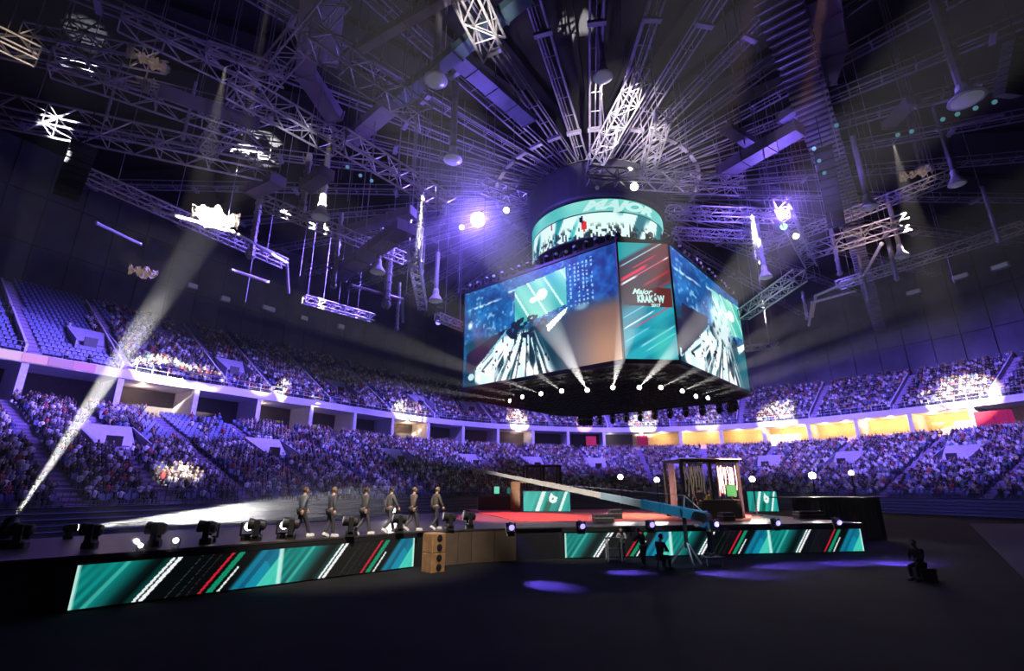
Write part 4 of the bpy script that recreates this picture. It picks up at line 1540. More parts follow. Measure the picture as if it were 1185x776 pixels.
# main-stage furniture ---------------------------------------------------------
def desk_art(seed):
    def f(u, v):
        s_ = u - v * .16
        n = vnoise(s_ * 14, v * .5, seed)
        c = mix((.02, .45, .45), (.20, .78, .72), n)
        for a, b in ((.24, .33), (.74, .80)):
            k = (s_ > a) & (s_ < b); c[k] = (.88, .98, .95)
        k = (s_ > .42) & (s_ < .54) & (v < .5); c[k] = (.02, .40, .30)
        k = inpoly(u, v, [(.54, .62), (.60, .95), (.64, .80), (.74, .70), (.70, .45), (.62, .38), (.56, .48)]); c[k] = (.95, 1, .98)
        k = inpoly(u, v, [(.60, .60), (.63, .70), (.66, .62), (.63, .55)]); c[k] = (.35, .62, .45)
        return c
    return f


def desk(pa, pb, h, label, seed):
    a, b = PZ(*pa, DK), PZ(*pb, DK)
    t = empty('player_desk', a, label, 'desk')
    d = (b - a).normalized(); nn = Vector((-d.y, d.x, 0)); L = (b - a).length
    led_panel('front_screen', a + UP * .05 - nn * .05, d * L, UP * h, 60, 34, desk_art(seed), t, 'led_fascia_picture', .95, .06)
    MB().box((a + b) / 2 + nn * .5 + UP * (h / 2 + .02), (L + .1, .9, h), (d, nn, UP)).build('body', M_black, t)
    MB().bbox((a + b) / 2 + nn * .5 + UP * (h + .07), (L + .3, 1.15, .06), .03, (d, nn, UP)).build('worktop', M_dark, t)
    return t, d, nn, L


desk((606, 592), (660, 592), 1.42, 'teal screen-fronted desk on the left of the main stage', 51)
desk((867, 592), (901, 592), 1.42, 'teal screen-fronted desk on the right of the main stage', 52)


def booth(px0, px1, py, ytop, depth, label, strips, side=True, mm=None, gap=None):
    a, b = PZ(px0, py, DK), PZ(px1, py, DK)
    b = Vector((b.x, a.y + (b.x - a.x) * .17, DK))
    d = (b - a).normalized(); nn = Vector((-d.y, d.x, 0)); L = (b - a).length
    h = PY(px0, ytop, a.y).z - DK
    t = empty('booth', a, label, 'booth')
    fr = MB()
    for u_ in (0, .5, 1):
        for w_ in (0, 1):
            p_ = a + d * (L * u_) + nn * (depth * w_)
            fr.box(p_ + UP * (h / 2), (.16, .16, h), (d, nn, UP))
    for w_ in (0, 1):
        fr.box((a + b) / 2 + nn * (depth * w_) + UP * (h - .08), (L + .16, .16, .16), (d, nn, UP))
    for u_ in (0, 1):
        fr.box(a + d * (L * u_) + nn * (depth / 2) + UP * (h - .08), (.16, depth, .16), (d, nn, UP))
    fr.build('frame', M_black, t)
    lip = MB(); lip.box((a + b) / 2 - nn * .1 + UP * (h + .03), (L + .4, .35, .06), (d, nn, UP)); lip.build('top_rail', mat('pale_rail', (0.6, .55, .48), .5), t)
    r_ = np.random.default_rng(strips)
    for i in range(strips):
        u_ = (i + .5) / strips
        if gap and gap[0] < u_ < gap[1]: continue
        dr = MB()
        ln = h * r_.uniform(.45, .62); w_ = L / strips * r_.uniform(.45, .9); off = r_.uniform(-.05, .05)
        c = a + d * (L * u_) + nn * (.12 + off)
        k = 4; vs = []
        for j in range(k + 1):
            o = c + UP * (h - .16 - ln * j / k) + d * r_.normal(0, .02) + nn * r_.normal(0, .04)
            ww = w_ * (1 - .1 * j) / 2
            vs += [o - d * ww, o + nn * .05, o + d * ww, o + nn * .08]
        fs = [(0, 1, 2, 3), tuple(range(4 * k + 3, 4 * k - 1, -1))]
        for j in range(k):
            fs += [(4 * j + q_, 4 * j + (q_ + 1) % 4, 4 * j + 4 + (q_ + 1) % 4, 4 * j + 4 + q_) for q_ in range(4)]
        dr.add(vs, fs)
        dr.build('drape', mm or mat('pale_drape', (0.62, 0.55, 0.50), 0.7), t)
    if side:
        MB().box(a + nn * (depth / 2) - d * .1 + UP * (h * .47), (.05, depth * .35, h * .92), (d, nn, UP)).build('side_drape', mat('pale_drape', (0.62, 0.55, 0.50), 0.7), t)
    return a, b, d, nn, L, h


booth(610, 650, 585, 538, 1.6, 'small curtained booth behind the left teal desk', 12, False, mat('blue_grey_drape', (.22, .30, .36), .7))
p = PZ(598, 592, DK)
t = empty('booth_wall', p, 'brown wooden flat standing beside the left teal desk', 'flat')
MB().bbox(p + UP * 1.05 + Vector((-.1, .3, 0)), (.75, .2, 2.1), .03).build('board', M_wood, t)
MB().box(p + UP * 2.14 + Vector((1.0, .4, 0)), (3.2, .35, .12)).build('top_shelf', M_wood, t)
ba, bb_, bd, bn, bL, bh = booth(794, 866, 600, 531, 2.2, 'big black-framed booth with hanging drapes on the right of the main stage', 22, True, gap=(.40, .62))
# counter and monitors in the booth
c = ba + bd * (bL * .56) - bn * .35
t = empty('counter', c, 'black counter in front of the big curtained booth', 'counter')
MB().bbox(c + UP * .5, (bL * .66, .6, 1.0), .04, (bd, bn, UP)).build('body', M_black, t)
MB().bbox(c + UP * 1.04, (bL * .70, .72, .06), .03, (bd, bn, UP)).build('worktop', M_dark, t)
def monitor(p, d, nn, w, h, col, label, est=1.0):
    t = empty('monitor', p, label, 'monitor')
    MB().bbox(p + UP * .02, (.3, .2, .04), .03, (d, nn, UP)).build('foot', M_black, t)
    MB().box(p + UP * .14, (.06, .05, .24), (d, nn, UP)).build('stem', M_black, t)
    MB().bbox(p + UP * (.2 + h / 2), (w + .06, .05, h + .06), .012, (d, nn, UP)).build('casing', M_black, t)
    MB().box(p + UP * (.2 + h / 2) - nn * .03, (w, .012, h), (d, nn, UP)).build('display', mat('display_' + label[:12].replace(' ', '_'), (.01, .01, .01), .3, emit=lin(col), estr=est), t)
    return t
monitor(c + bd * (bL * .22) + UP * 1.07, bd, bn, .62, .62, (.25, .75, .38), 'green-lit monitor on the black counter of the big booth')
p = PZ(576, 590, DK)
t = empty('control_desk', p, 'dark control desk with small teal screens at the left end of the red carpet', 'desk')
MB().bbox(p + UP * .5, (3.2, .8, 1.0), .05, (MR, MN, UP)).build('body', M_black, t)
MB().bbox(p + UP * 1.04, (3.4, .95, .06), .03, (MR, MN, UP)).build('worktop', M_dark, t)
monitor(p + UP * 1.07 - MR * .1, MR, MN, .42, .55, (.45, .85, .72), 'teal-white monitor on the dark control desk, brighter of two')
monitor(p + UP * 1.07 + MR * .9, MR, MN, .30, .45, (.12, .40, .38), 'dim teal monitor on the dark control desk, right of the brighter')
# black draped riser on the right
a, b = PZ(905, 601, .9), PZ(1022, 607, .3)
a = Vector((17.6, 33.0, 0)); b = a + MR * 6.4
t = empty('draped_riser', a, 'long black draped riser on the right behind the stage front', 'riser')
mm = MB(); n = 40
for i in range(n):
    f = (i + .5) / n
    mm.box(a.lerp(b, f) + UP * 1.25 + MN * (.05 * (i % 2)), ((b - a).length / n + .01, .1, 2.5), (MR, MN, UP))
mm.build('drape', M_black, t)
MB().box((a + b) / 2 + MN * 1.0 + UP * 2.53, ((b - a).length + .1, 2.1, .06), (MR, MN, UP)).build('top', M_black, t)
# dark flight cases on the carpet
for i, (px, py, w, h, lab) in enumerate(((698, 604.5, 1.0, .40, 'low dark case on the red carpet, left of the camera crane'), (712, 600, .7, .5, 'taller dark case behind the low one on the red carpet'), (936, 600, 1.6, .4, 'flat dark case at the right end of the stage'), (841, 602.5, .7, .42, 'small dark case under the big booth'))):
    p = PZ(px, py, DK)
    t = empty('flight_case', p, lab, 'case')
    MB().bbox(p + UP * (h / 2 + .03), (w, .6, h), .03, (MR, MN, UP)).build('box', M_dark, t)
    MB().box(p + UP * (h * .62), (w + .02, .62, .03), (MR, MN, UP)).build('rim', M_alu, t)
    for sx_ in (-1, 1):
        MB().tube(p + MR * (sx_ * w * .4) + UP * .0, p + MR * (sx_ * w * .4) + UP * .05, .05, 8).build('caster', M_black, t)

# lamps on stands behind the stage
LS = []
for i, (px, py, y, r, lab) in enumerate(((718, 551.5, 40, .20, 'warm white lamp on a stand, leftmost of five behind the stage'), (760, 555, 41, .20, 'warm white lamp on a stand, second from left behind the stage'),
                                      (870.5, 554, 34, .18, 'warm white lamp on a stand just right of the big booth'), (940, 550, 38, .24, 'biggest warm white lamp on a stand behind the black riser'), (985, 547, 39, .18, 'warm white lamp on a stand, rightmost of five behind the stage'))):
    p = PY(px, py, y)
    t = empty('stand_lamp', (p.x, p.y, 0 if i > 2 else DK), lab, 'lamp')
    z0 = 0 if i > 2 else (DK if y < 40 else 0)
    t.location.z = z0
    MB().tube((p.x, p.y, z0), p - UP * .1, .05, 6).build('pole', M_black, t)
    bs = MB(); bs.lathe([(.35, 0), (.35, .05), (.08, .08)], (p.x, p.y, z0), UP, 12); bs.build('base', M_black, t)
    dv = (Vector((0, 0, EYE)) - p).normalized()
    hd = MB(); hd.lathe([(r * .6, -.34), (r * 1.1, -.28), (r * 1.15, -.02)], p, dv, 14); hd = hd.build('head', M_black, t)
    MB().lathe([(r, -.02), (r * .8, .04), (r * .1, .06)], p, dv, 14).build('lens', M_lens, t)
    LS.append((p, dv))

# ------------------------------------------------------------------ people
def skin_mesh(J, E, root, sub=1):
    """tapered limbs grown along connected joints: J name -> (pos, radius)"""
    me = bpy.data.meshes.new('skel')
    names = list(J); ix = {n: i for i, n in enumerate(names)}
    me.from_pydata([J[n][0] for n in names], [(ix[a], ix[b]) for a, b in E], [])
    o = bpy.data.objects.new('skel', me); COL.objects.link(o)
    md = o.modifiers.new('skin', 'SKIN'); md.use_smooth_shade = True
    if not me.skin_vertices: pass
    sv = me.skin_vertices[0].data
    for n in names:
        r = J[n][1]; r = (r, r) if not isinstance(r, tuple) else r
        sv[ix[n]].radius = r; sv[ix[n]].use_root = (n == root)
    s = o.modifiers.new('sub', 'SUBSURF'); s.levels = sub; s.render_levels = sub
    dg = bpy.context.evaluated_depsgraph_get(); dg.update()
    out = bpy.data.meshes.new_from_object(o.evaluated_get(dg))
    bpy.data.objects.remove(o)
    return out


def mesh_into(mb, me):
    mb.add([v.co[:] for v in me.vertices], [tuple(p.vertices) for p in me.polygons]); bpy.data.meshes.remove(me)


def hand(mb, w, d, side, inward):
    """palm, four bent fingers of different lengths and a thumb leaving the side of the palm"""
    w, d, inward = Vector(w), Vector(d).normalized(), Vector(inward).normalized()
    acr = d.cross(inward).normalized()
    mb.bbox(w + d * .05, (.085, .03, .10), .012, (acr, inward, d))
    for i, (o, L) in enumerate(((-.032, .065), (-.011, .078), (.011, .073), (.032, .055))):
        b = w + d * .10 + acr * o
        k = b + d * (L * .55) + inward * .008
        mb.tube(b, k, .0095, 5, .009); mb.tube(k, k + d * (L * .4) + inward * (L * .3), .009, 5, .0065)
    b = w + d * .03 + acr * (-.042 * side)
    k = b + d * .03 + acr * (-.025 * side) + inward * .01
    mb.tube(b, k, .011, 5, .01); mb.tube(k, k + d * .03 + inward * .012, .01, 5, .007)


def person(loc, yaw, pose, top, legs, hair, label, shoe=(0.7, .7, .7), scale=1.0, skin=M_skin, hairlen=0.0):
    """pose: dict of joint positions, facing +Y, feet on z=0"""
    t = empty('person', loc, label, 'person', rot=(0, 0, yaw)); t.scale = (scale,) * 3
    P_ = {k: Vector(v) for k, v in pose.items()}
    J = {'pelvis': (P_['pelvis'], (.13, .10)), 'waist': (P_['waist'], (.125, .09)), 'chest': (P_['chest'], (.15, .105)), 'collar': (P_['neck'] - UP * .07, (.09, .07)), 'neck': (P_['neck'], .055), 'skull': (P_['head'] - UP * .03, .06)}
    E = [('pelvis', 'waist'), ('waist', 'chest'), ('chest', 'collar'), ('collar', 'neck'), ('neck', 'skull')]
    for s in 'lr':
        J['sh' + s] = (P_['shoulder_' + s], .06); J['el' + s] = (P_['elbow_' + s], .042); J['wr' + s] = (P_['wrist_' + s], .028)
        J['hi' + s] = (P_['hip_' + s], .085); J['kn' + s] = (P_['knee_' + s], .058); J['an' + s] = (P_['ankle_' + s], .038); J['to' + s] = (P_['toe_' + s], .032)
        E += [('chest', 'sh' + s), ('sh' + s, 'el' + s), ('el' + s, 'wr' + s), ('pelvis', 'hi' + s), ('hi' + s, 'kn' + s), ('kn' + s, 'an' + s), ('an' + s, 'to' + s)]
    body = MB(); mesh_into(body, skin_mesh(J, E, 'pelvis'))
    hp = P_['head']; f = P_.get('look', Vector((0, 1, 0))).normalized(); sd = f.cross(UP).normalized()
    # head: cranium narrowing to the chin, nose, brow, ears
    b0 = len(body.v)
    body.ball((0, 0, 0), .105, 14, 10, (.80, .98, 1.18))
    for i in range(b0, len(body.v)):
        x, y, z = body.v[i]
        k = 1 - .28 * max(0, -z - .01) / .11
        v = sd * (x * k) + f * (y * (1 - .12 * max(0, -z) / .1) + .012 * (z < -.03)) + UP * z
        body.v[i] = tuple(hp + v)
    body.tube(hp + f * .098 + UP * .012, hp + f * .122 - UP * .028, .010, 6, .016)
    body.box(hp + f * .098 + UP * .024, (.10, .012, .012), (sd, f, UP))
    body.cur = 1; body.box(hp + f * .098 - UP * .058, (.045, .010, .010), (sd, f, UP))
    for s in (-1, 1):
        body.ball(tuple(hp + f * .092 + sd * (.034 * s) + UP * .008), .011, 6, 4)
    body.cur = 0
    for s in (-1, 1):
        body.ball(tuple(hp + sd * (.086 * s) - f * .005), .03, 6, 4, (.45, .7, 1.1))
    for s, sg in (('l', -1), ('r', 1)):
        w = P_['wrist_' + s]; d = (w - P_['elbow_' + s]).normalized()
        hand(body, w, d, sg, Vector((-sg, .2, 0)))
    body.build('body', [skin, mat('dark_feature', (.08, .03, .03), .6)], t, world=False, smooth=True)
    g = .024
    JT = {k: (J[k][0], tuple(r + g for r in J[k][1]) if isinstance(J[k][1], tuple) else J[k][1] + g) for k in ('pelvis', 'waist', 'chest', 'collar', 'shl', 'shr', 'ell', 'elr', 'wrl', 'wrr')}
    for s in 'lr':
        JT['wr' + s] = (P_['wrist_' + s].lerp(P_['elbow_' + s], .08), .045)
    b = MB(); mesh_into(b, skin_mesh(JT, [('pelvis', 'waist'), ('waist', 'chest'), ('chest', 'collar'), ('chest', 'shl'), ('shl', 'ell'), ('ell', 'wrl'), ('chest', 'shr'), ('shr', 'elr'), ('elr', 'wrr')], 'pelvis'))
    b.build('jacket', mat('cloth_%.2f_%.2f_%.2f' % top, top, .8, 0, .15, 8), t, world=False, smooth=True)
    JL = {'pelvis': (P_['pelvis'], (.14, .115))}; EL = []
    for s in 'lr':
        JL['hi' + s] = (P_['hip_' + s], .105); JL['kn' + s] = (P_['knee_' + s], .078); JL['an' + s] = (P_['ankle_' + s] + UP * .03, .06)
        EL += [('pelvis', 'hi' + s), ('hi' + s, 'kn' + s), ('kn' + s, 'an' + s)]
    b = MB(); mesh_into(b, skin_mesh(JL, EL, 'pelvis'))
    b.build('trousers', mat('cloth_%.2f_%.2f_%.2f' % legs, legs, .8, 0, .15, 8), t, world=False, smooth=True)
    for s in 'lr':
        b = MB(); a_, to = P_['ankle_' + s], P_['toe_' + s]
        d, sd_, u_ = basis(to - a_); dd = Vector((to.x - a_.x, to.y - a_.y, 0)); dd = dd.normalized() if dd.length > .01 else Vector((0, 1, 0)); ss_ = dd.cross(UP)
        b.bbox(a_ + (to - a_) * .45 + UP * -.015, (.105, .30, .10), .03, (ss_, d, d.cross(ss_) * -1))
        b.build('shoe', mat('shoe_%.2f' % shoe[0], shoe, .6), t, world=False)
    b = MB()
    b.ball((0, 0, 0), .116, 14, 8, (.82, 1.0, 1.12))
    for i in range(len(b.v)):
        x, y, z = b.v[i]
        if y > .02 and z < .055: y, z = min(y, .06), max(z, .055)
        if z < -.02 - hairlen: z = -.02 - hairlen
        b.v[i] = tuple(hp + sd * x + f * (y - .008) + UP * (z + .012))
    b.build('hair', mat('hair_%.2f_%.2f' % hair[:2], hair, .6), t, world=False, smooth=True)
    return t


def walk_pose(ph, swing=.22, lean=.03):
    s = math.sin(ph); c = math.cos(ph)
    p = {'pelvis': (0, 0, .94), 'waist': (0, lean * .5, 1.12), 'chest': (0, lean, 1.33), 'neck': (0, lean + .015, 1.53), 'head': (0, lean + .045, 1.665)}
    for sd, sg in (('l', -1), ('r', 1)):
        k = s * sg
        p['shoulder_' + sd] = (sg * .185, lean, 1.43); p['elbow_' + sd] = (sg * .235, lean - k * swing * .55, 1.15 + abs(k) * .02); p['wrist_' + sd] = (sg * .225, lean - k * swing + .08, .92 + abs(k) * .04)
        p['hip_' + sd] = (sg * .09, 0, .90)
        if k >= 0:
            p['knee_' + sd] = (sg * .095, .20 * k + .03, .50); p['ankle_' + sd] = (sg * .095, .34 * k, .075); p['toe_' + sd] = (sg * .11, .34 * k + .17, .045 + .03 * k)
        else:
            p['knee_' + sd] = (sg * .095, .02, .49); p['ankle_' + sd] = (sg * .095, .36 * k, .10 - .07 * k); p['toe_' + sd] = (sg * .11, .36 * k + .16, .045)
    return p


def stand_pose(arms='down', bend=0.0):
    p = walk_pose(.25, .05)
    p['chest'] = (0, .03 + bend * .2, 1.33 - bend * .03); p['neck'] = (0, .05 + bend * .32, 1.53 - bend * .08); p['head'] = (0, .09 + bend * .42, 1.665 - bend * .11)
    for sd, sg in (('l', -1), ('r', 1)):
        p['shoulder_' + sd] = (sg * .185, .03 + bend * .26, 1.43 - bend * .05)
        if arms == 'hold':
            p['elbow_' + sd] = (sg * .25, .16 + bend * .2, 1.17); p['wrist_' + sd] = (sg * .14, .40 + bend * .2, 1.22)
    return p


def sit_pose():
    p = {'pelvis': (0, 0, .52), 'waist': (0, .02, .70), 'chest': (0, .06, .91), 'neck': (0, .10, 1.11), 'head': (0, .15, 1.24)}
    for sd, sg in (('l', -1), ('r', 1)):
        p['shoulder_' + sd] = (sg * .185, .07, 1.01); p['elbow_' + sd] = (sg * .23, .18, .76); p['wrist_' + sd] = (sg * .12, .40, .72)
        p['hip_' + sd] = (sg * .09, .03, .49); p['knee_' + sd] = (sg * .12, .44, .50); p['ankle_' + sd] = (sg * .12, .42, .075); p['toe_' + sd] = (sg * .13, .58, .045)
    return p


yawR = math.atan2(-LR.x, LR.y)                                      # walking along the runway towards the main stage
GR = (.10, .105, .12)
PL = [((346, 621), 1.1, (.13, .14, .17), (.03, .03, .035), (.10, .06, .03), 'person in a long grey jacket walking on the runway, last of the six in line', .02),
      ((380, 621), .35, (.07, .075, .09), (.05, .05, .06), (.20, .12, .06), 'person in a dark jacket and trousers walking second from the end of the line', 0),
      ((419, 618.5), 2.3, (.09, .085, .09), (.08, .08, .09), (.05, .03, .02), 'person in a dark brown jacket walking third from the end of the line', .02),
      ((449, 616), -1.0, (.14, .135, .14), (.07, .07, .08), (.03, .02, .02), 'person in a grey jacket walking third from the front of the line', 0),
      ((476, 614), .8, (.17, .13, .12), (.07, .065, .07), (.22, .15, .08), 'person in a light brown jacket walking second in line towards the main stage', 0),
      ((503, 612.5), -.7, (.12, .10, .09), (.04, .04, .045), (.30, .20, .09), 'person in a brown jacket walking at the front of the runway line', .0)]
for px, ph, tp, lg, hr, lab, hl in PL:
    p = PZ(*px, DK)
    person(p, yawR + rng.normal(0, .08), walk_pose(ph), tp, lg, hr, lab, scale=1.0, hairlen=hl)

# ------------------------------------------------------------------ camera crane and its crew
base = PZ(797, 656, 0)
tip = PY(545, 542, 31.5); piv = Vector((base.x, base.y, 2.15)); 
d = (tip - piv).normalized(); tail = piv - d * .95
t = empty('camera_crane', base, 'long white camera crane reaching left across the stage from its black tripod', 'camera crane')
for k in range(3):
    a = 2 * PI * k / 3 + .5
    MB().tube(base + UP * 1.0, base + Vector((math.cos(a) * .75, math.sin(a) * .75, .06)), .05, 6, .04).build('leg', M_alu, t)
MB().tube(base + UP * .75, piv, .09, 10).build('column', M_dark, t)
MB().box(piv, (.34, .34, .3)).build('pivot_head', M_dark, t)
_, s, u = basis(d)
L = (tip - piv).length
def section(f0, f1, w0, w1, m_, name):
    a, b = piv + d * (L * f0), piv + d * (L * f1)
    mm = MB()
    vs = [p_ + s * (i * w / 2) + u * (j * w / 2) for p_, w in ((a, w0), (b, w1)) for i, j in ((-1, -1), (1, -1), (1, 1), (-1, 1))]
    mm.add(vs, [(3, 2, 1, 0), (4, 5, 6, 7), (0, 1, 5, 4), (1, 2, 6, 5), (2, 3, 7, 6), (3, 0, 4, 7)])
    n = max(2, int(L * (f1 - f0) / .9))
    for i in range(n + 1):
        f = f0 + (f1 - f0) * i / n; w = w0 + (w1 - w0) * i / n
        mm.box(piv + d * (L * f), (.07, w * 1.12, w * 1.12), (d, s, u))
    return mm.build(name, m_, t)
section(-.9 / L, .14, .40, .36, mat('blue_lit_arm', (.05, .38, .62), .5), 'arm_section')  # blue light on the white arm's rear end, painted as its colour
section(.14, .30, .30, .28, mat('faint_blue_lit_arm', (.35, .48, .58), .45), 'arm_section')  # weaker blue light painted into the white arm here
section(.30, .65, .25, .21, mat('crane_white', (.72, .68, .64), .45), 'arm_section')
section(.65, 1.0, .19, .13, mat('crane_white', (.72, .68, .64), .45), 'arm_section')
MB().path([piv + u * .7, piv + d * (L * .45) + u * .16], .015, 4).path([piv + u * .7, tail + u * .1], .015, 4).build('stay_cable', M_alu, t)
MB().tube(piv, piv + u * .72, .04, 6).build('mast', M_alu, t)
w = MB()
for i in range(4): w.tube(tail + d * (i * .10) - s * .26, tail + d * (i * .10) + s * .26, .17, 14)
w.build('counterweight', M_dark, t)
cm = MB(); cm.bbox(tip - UP * .22, (.22, .34, .22), .02); cm.lathe([(.07, 0), (.08, .1), (.085, .16)], tip - UP * .22 + Vector((0, -.17, 0)), (0, -1, 0), 10); cm.build('camera', M_black, t)
MB().tube(tip, tip - UP * .12, .03, 6).build('camera_mount', M_dark, t)

def plat(p, w, dpt, h, label):
    t = empty('platform', p, label, 'platform')
    MB().bbox(p + UP * (h - .03), (w, dpt, .06), .02).build('top', M_dark, t)
    for i in (-1, 1):
        for j in (-1, 1):
            MB().tube(p + Vector((i * w * .44, j * dpt * .42, 0)), p + Vector((i * w * .44, j * dpt * .42, h - .05)), .025, 6).build('leg', M_alu, t)
p = PZ(829, 655, 0) + Vector((0, .35, 0))
plat(Vector((p.x, p.y, 0)), .8, .7, .35, 'small dark platform under the crane operator')
person(Vector((p.x, p.y, .35)), PI * .40, stand_pose('hold', .25), (.03, .16, .34), (.02, .02, .025), (.02, .015, .01), 'person in a blue shirt holding the rear end of the camera crane', shoe=(.03, .03, .03))
p = PZ(746, 657, 0)
person(p, PI * .15, stand_pose('hold', .5), (.02, .02, .024), (.02, .02, .025), (.10, .05, .03), 'crouched dark-clad person standing in front of the lit stage screen', shoe=(.03, .03, .03), scale=.88)
p = PZ(765, 660, 0)
person(p, -PI * .3, sit_pose(), (.02, .02, .024), (.02, .02, .025), (.03, .02, .02), 'dark-clad person sitting on a stool beside the crane tripod', shoe=(.03, .03, .03))
m_ = empty('stool', p, 'black stool under the sitting dark-clad person', 'stool')
MB().lathe([(.18, .40), (.19, .43), (.17, .45)], p, UP, 14).build('seat', M_black, m_)
for k in range(4):
    a = k * PI / 2 + .4
    MB().tube(p + Vector((.1 * math.cos(a), .1 * math.sin(a), .41)), p + Vector((.2 * math.cos(a), .2 * math.sin(a), 0)), .018, 5).build('leg', M_dark, m_)
# white trolley with monitor
p = PZ(711, 650, 0)
t = empty('monitor_trolley', p, 'pale tubular trolley standing left of the crouched person', 'trolley')
fr = MB()
for i in (-1, 1):
    for j in (-1, 1): fr.tube(p + Vector((i * .3, j * .25, .05)), p + Vector((i * .3, j * .25, 1.0)), .03, 6)
    fr.tube(p + Vector((i * .3, -.25, 1.0)), p + Vector((i * .3, .25, 1.0)), .03, 6)
fr.build('frame', mat('pale_tube', (.45, .45, .5), .4), t)
for z in (.12, .55, 1.0): MB().box(p + UP * z, (.62, .52, .03)).build('shelf', M_dark, t)
for i in (-1, 1):
    for j in (-1, 1): MB().tube(p + Vector((i * .3 - .015, j * .25, .04)), p + Vector((i * .3 + .015, j * .25, .04)), .04, 8).build('wheel', M_black, t)
p2 = PZ(722, 651, 0) + Vector((.1, .6, 0))
person(p2, PI * .9, stand_pose('hold', .6), (.35, .35, .38), (.02, .02, .025), (.03, .02, .02), 'stooping person in a pale top behind the tubular trolley', shoe=(.03, .03, .03), scale=.82)
p = PZ(1069, 671, 0)
person(p, PI * .62, sit_pose(), (.012, .012, .014), (.012, .012, .014), (.06, .04, .02), 'lone dark-clad person sitting on a low case on the floor at the right', shoe=(.02, .02, .02))
t = empty('flight_case', p + Vector((.1, .08, 0)), 'black case under the lone sitting person at the right', 'case')
MB().bbox(p + Vector((.12, .05, .22)), (.55, .5, .38), .03).build('box', M_black, t)
MB().box(p + Vector((.12, .05, .34)), (.57, .52, .03)).build('rim', M_dark, t)
# two people in the booth
for i, (fx, lab) in enumerate(((.42, 'person in an ochre top seated behind the booth counter, on the left'), (.60, 'person in a dark yellow top seated behind the booth counter, by the green monitor'))):
    q = ba + bd * (bL * fx) + bn * 1.0
    person(q, PI * .95, {k: tuple(Vector(v) + Vector((0, 0, .25))) if k[:4] not in ('ankl', 'toe_') else v for k, v in sit_pose().items()}, ((.45, .26, .08), (.38, .28, .06))[i], (.03, .03, .03), (.03, .02, .015), lab)
    s_ = empty('chair', q, ('black chair under the ochre-topped person', 'black chair under the dark yellow-topped person')[i], 'chair')
    MB().bbox(q + UP * .62, (.46, .46, .08), .03, (bd, bn, UP)).build('seat', M_black, s_)
    MB().bbox(q + bn * .27 + UP * .95, (.44, .06, .6), .02, (bd, bn, UP)).build('backrest', M_black, s_)
    MB().tube(q + UP * .05, q + UP * .6, .04, 8).build('stem', M_dark, s_)
    b5 = MB()
    for k in range(5): b5.tube(q + UP * .06, q + Vector((math.cos(k * 1.257) * .3, math.sin(k * 1.257) * .3, .03)), .025, 5)
    b5.build('base', M_dark, s_)
# someone at the booth's left post
q = ba + bd * (bL * .22) - bn * .5
person(q, PI * .2, stand_pose('down', .15), (.03, .035, .07), (.03, .03, .04), (.02, .015, .01), 'person in a navy top standing at the left post of the big booth', shoe=(.05, .05, .05))

# ------------------------------------------------------------------ stage-edge lights
BEAMS = []
def edge_light(lens_px, zl, aim, label, lens, sc=1.0):
    l = PZ(*lens_px, zl)
    b = Vector((l.x, l.y, DK))
    o, d_ = moving_head(b, aim, label, lens, scale=sc * (zl - DK) / .46)
    return o, d_
B1 = edge_light((8, 612), 1.95, TARP, 'lit moving head at the left end of the runway throwing the tall beam', M_lens)
B2 = edge_light((81, 610.5), 1.78, PZ(330, 588.5, 2.2), 'lit moving head on the runway throwing a flat white beam to the right', M_lens)
B3 = edge_light((164, 631), 1.62, PZ(142, 610, 2.25), 'small lit light on the runway edge with a short slanting beam', M_lens, .9)
B4 = edge_light((204, 624.5), 1.66, PZ(196, 611, 2.2), 'small lit light on the runway edge, right of the slanting beam', M_lens, .9)
BL = []
for i, (px, py) in enumerate(((245, 611), (287, 609), (328, 607.5), (455, 590))):
    BL.append(edge_light((px, py), 1.85, Vector((-1, 6, 2.8)), f"lit moving head on the runway, {('left of the fourth', 'just right of the smoke', 'beside the last walking person', 'behind the walking people')[i]}".replace('left of the fourth', 'at the right end of the smoke'), M_lens))
UN = [((22, 634), 'unlit moving head at the left end of the runway edge'), ((103, 634), 'unlit moving head on the runway edge over the screen corner'), ((178, 632), 'unlit moving head on the runway edge beside the slanting beam'),
      ((238, 629), 'unlit moving head on the runway edge in front of smoke'), ((296, 625.5), 'unlit moving head on the runway edge before the last walking person'), ((336, 623.5), 'unlit moving head on the runway edge at the feet of the last walking person'),
      ((405, 620), 'unlit moving head on the runway edge between second and third walkers'), ((462, 616), 'unlit moving head on the runway edge between two brown jackets'), ((520, 613), 'unlit moving head just ahead of the walking line'), ((543, 611.5), 'unlit pale-lit moving head near the stage corner')]
for (px, py), lab in UN:
    p = PZ(px, py, DK)
    moving_head(p, p + Vector((-3, -1, .9)), lab, M_lens_dim, scale=1.15)
POOL = [((591, 607), (632, 676)), ((672, 605), (722, 662)), ((752, 604), (842, 664)), ((826, 603), (905, 655)), ((897, 602), (985, 651)), ((968, 601), (1040, 652))]
PB = []
for i, (a, b) in enumerate(POOL):
    l = PZ(*a, DK + .40); g = PZ(*b, 0)
    o, d_ = edge_light(a, DK + .40, l + ((g - l).normalized() + (Vector((0, 0, EYE)) - l).normalized() * 1.6) * 3, f'violet-lit stage light on the main stage edge, {ordn[i]} from the left', M_lens_blue, .9)
    PB.append((o, g))
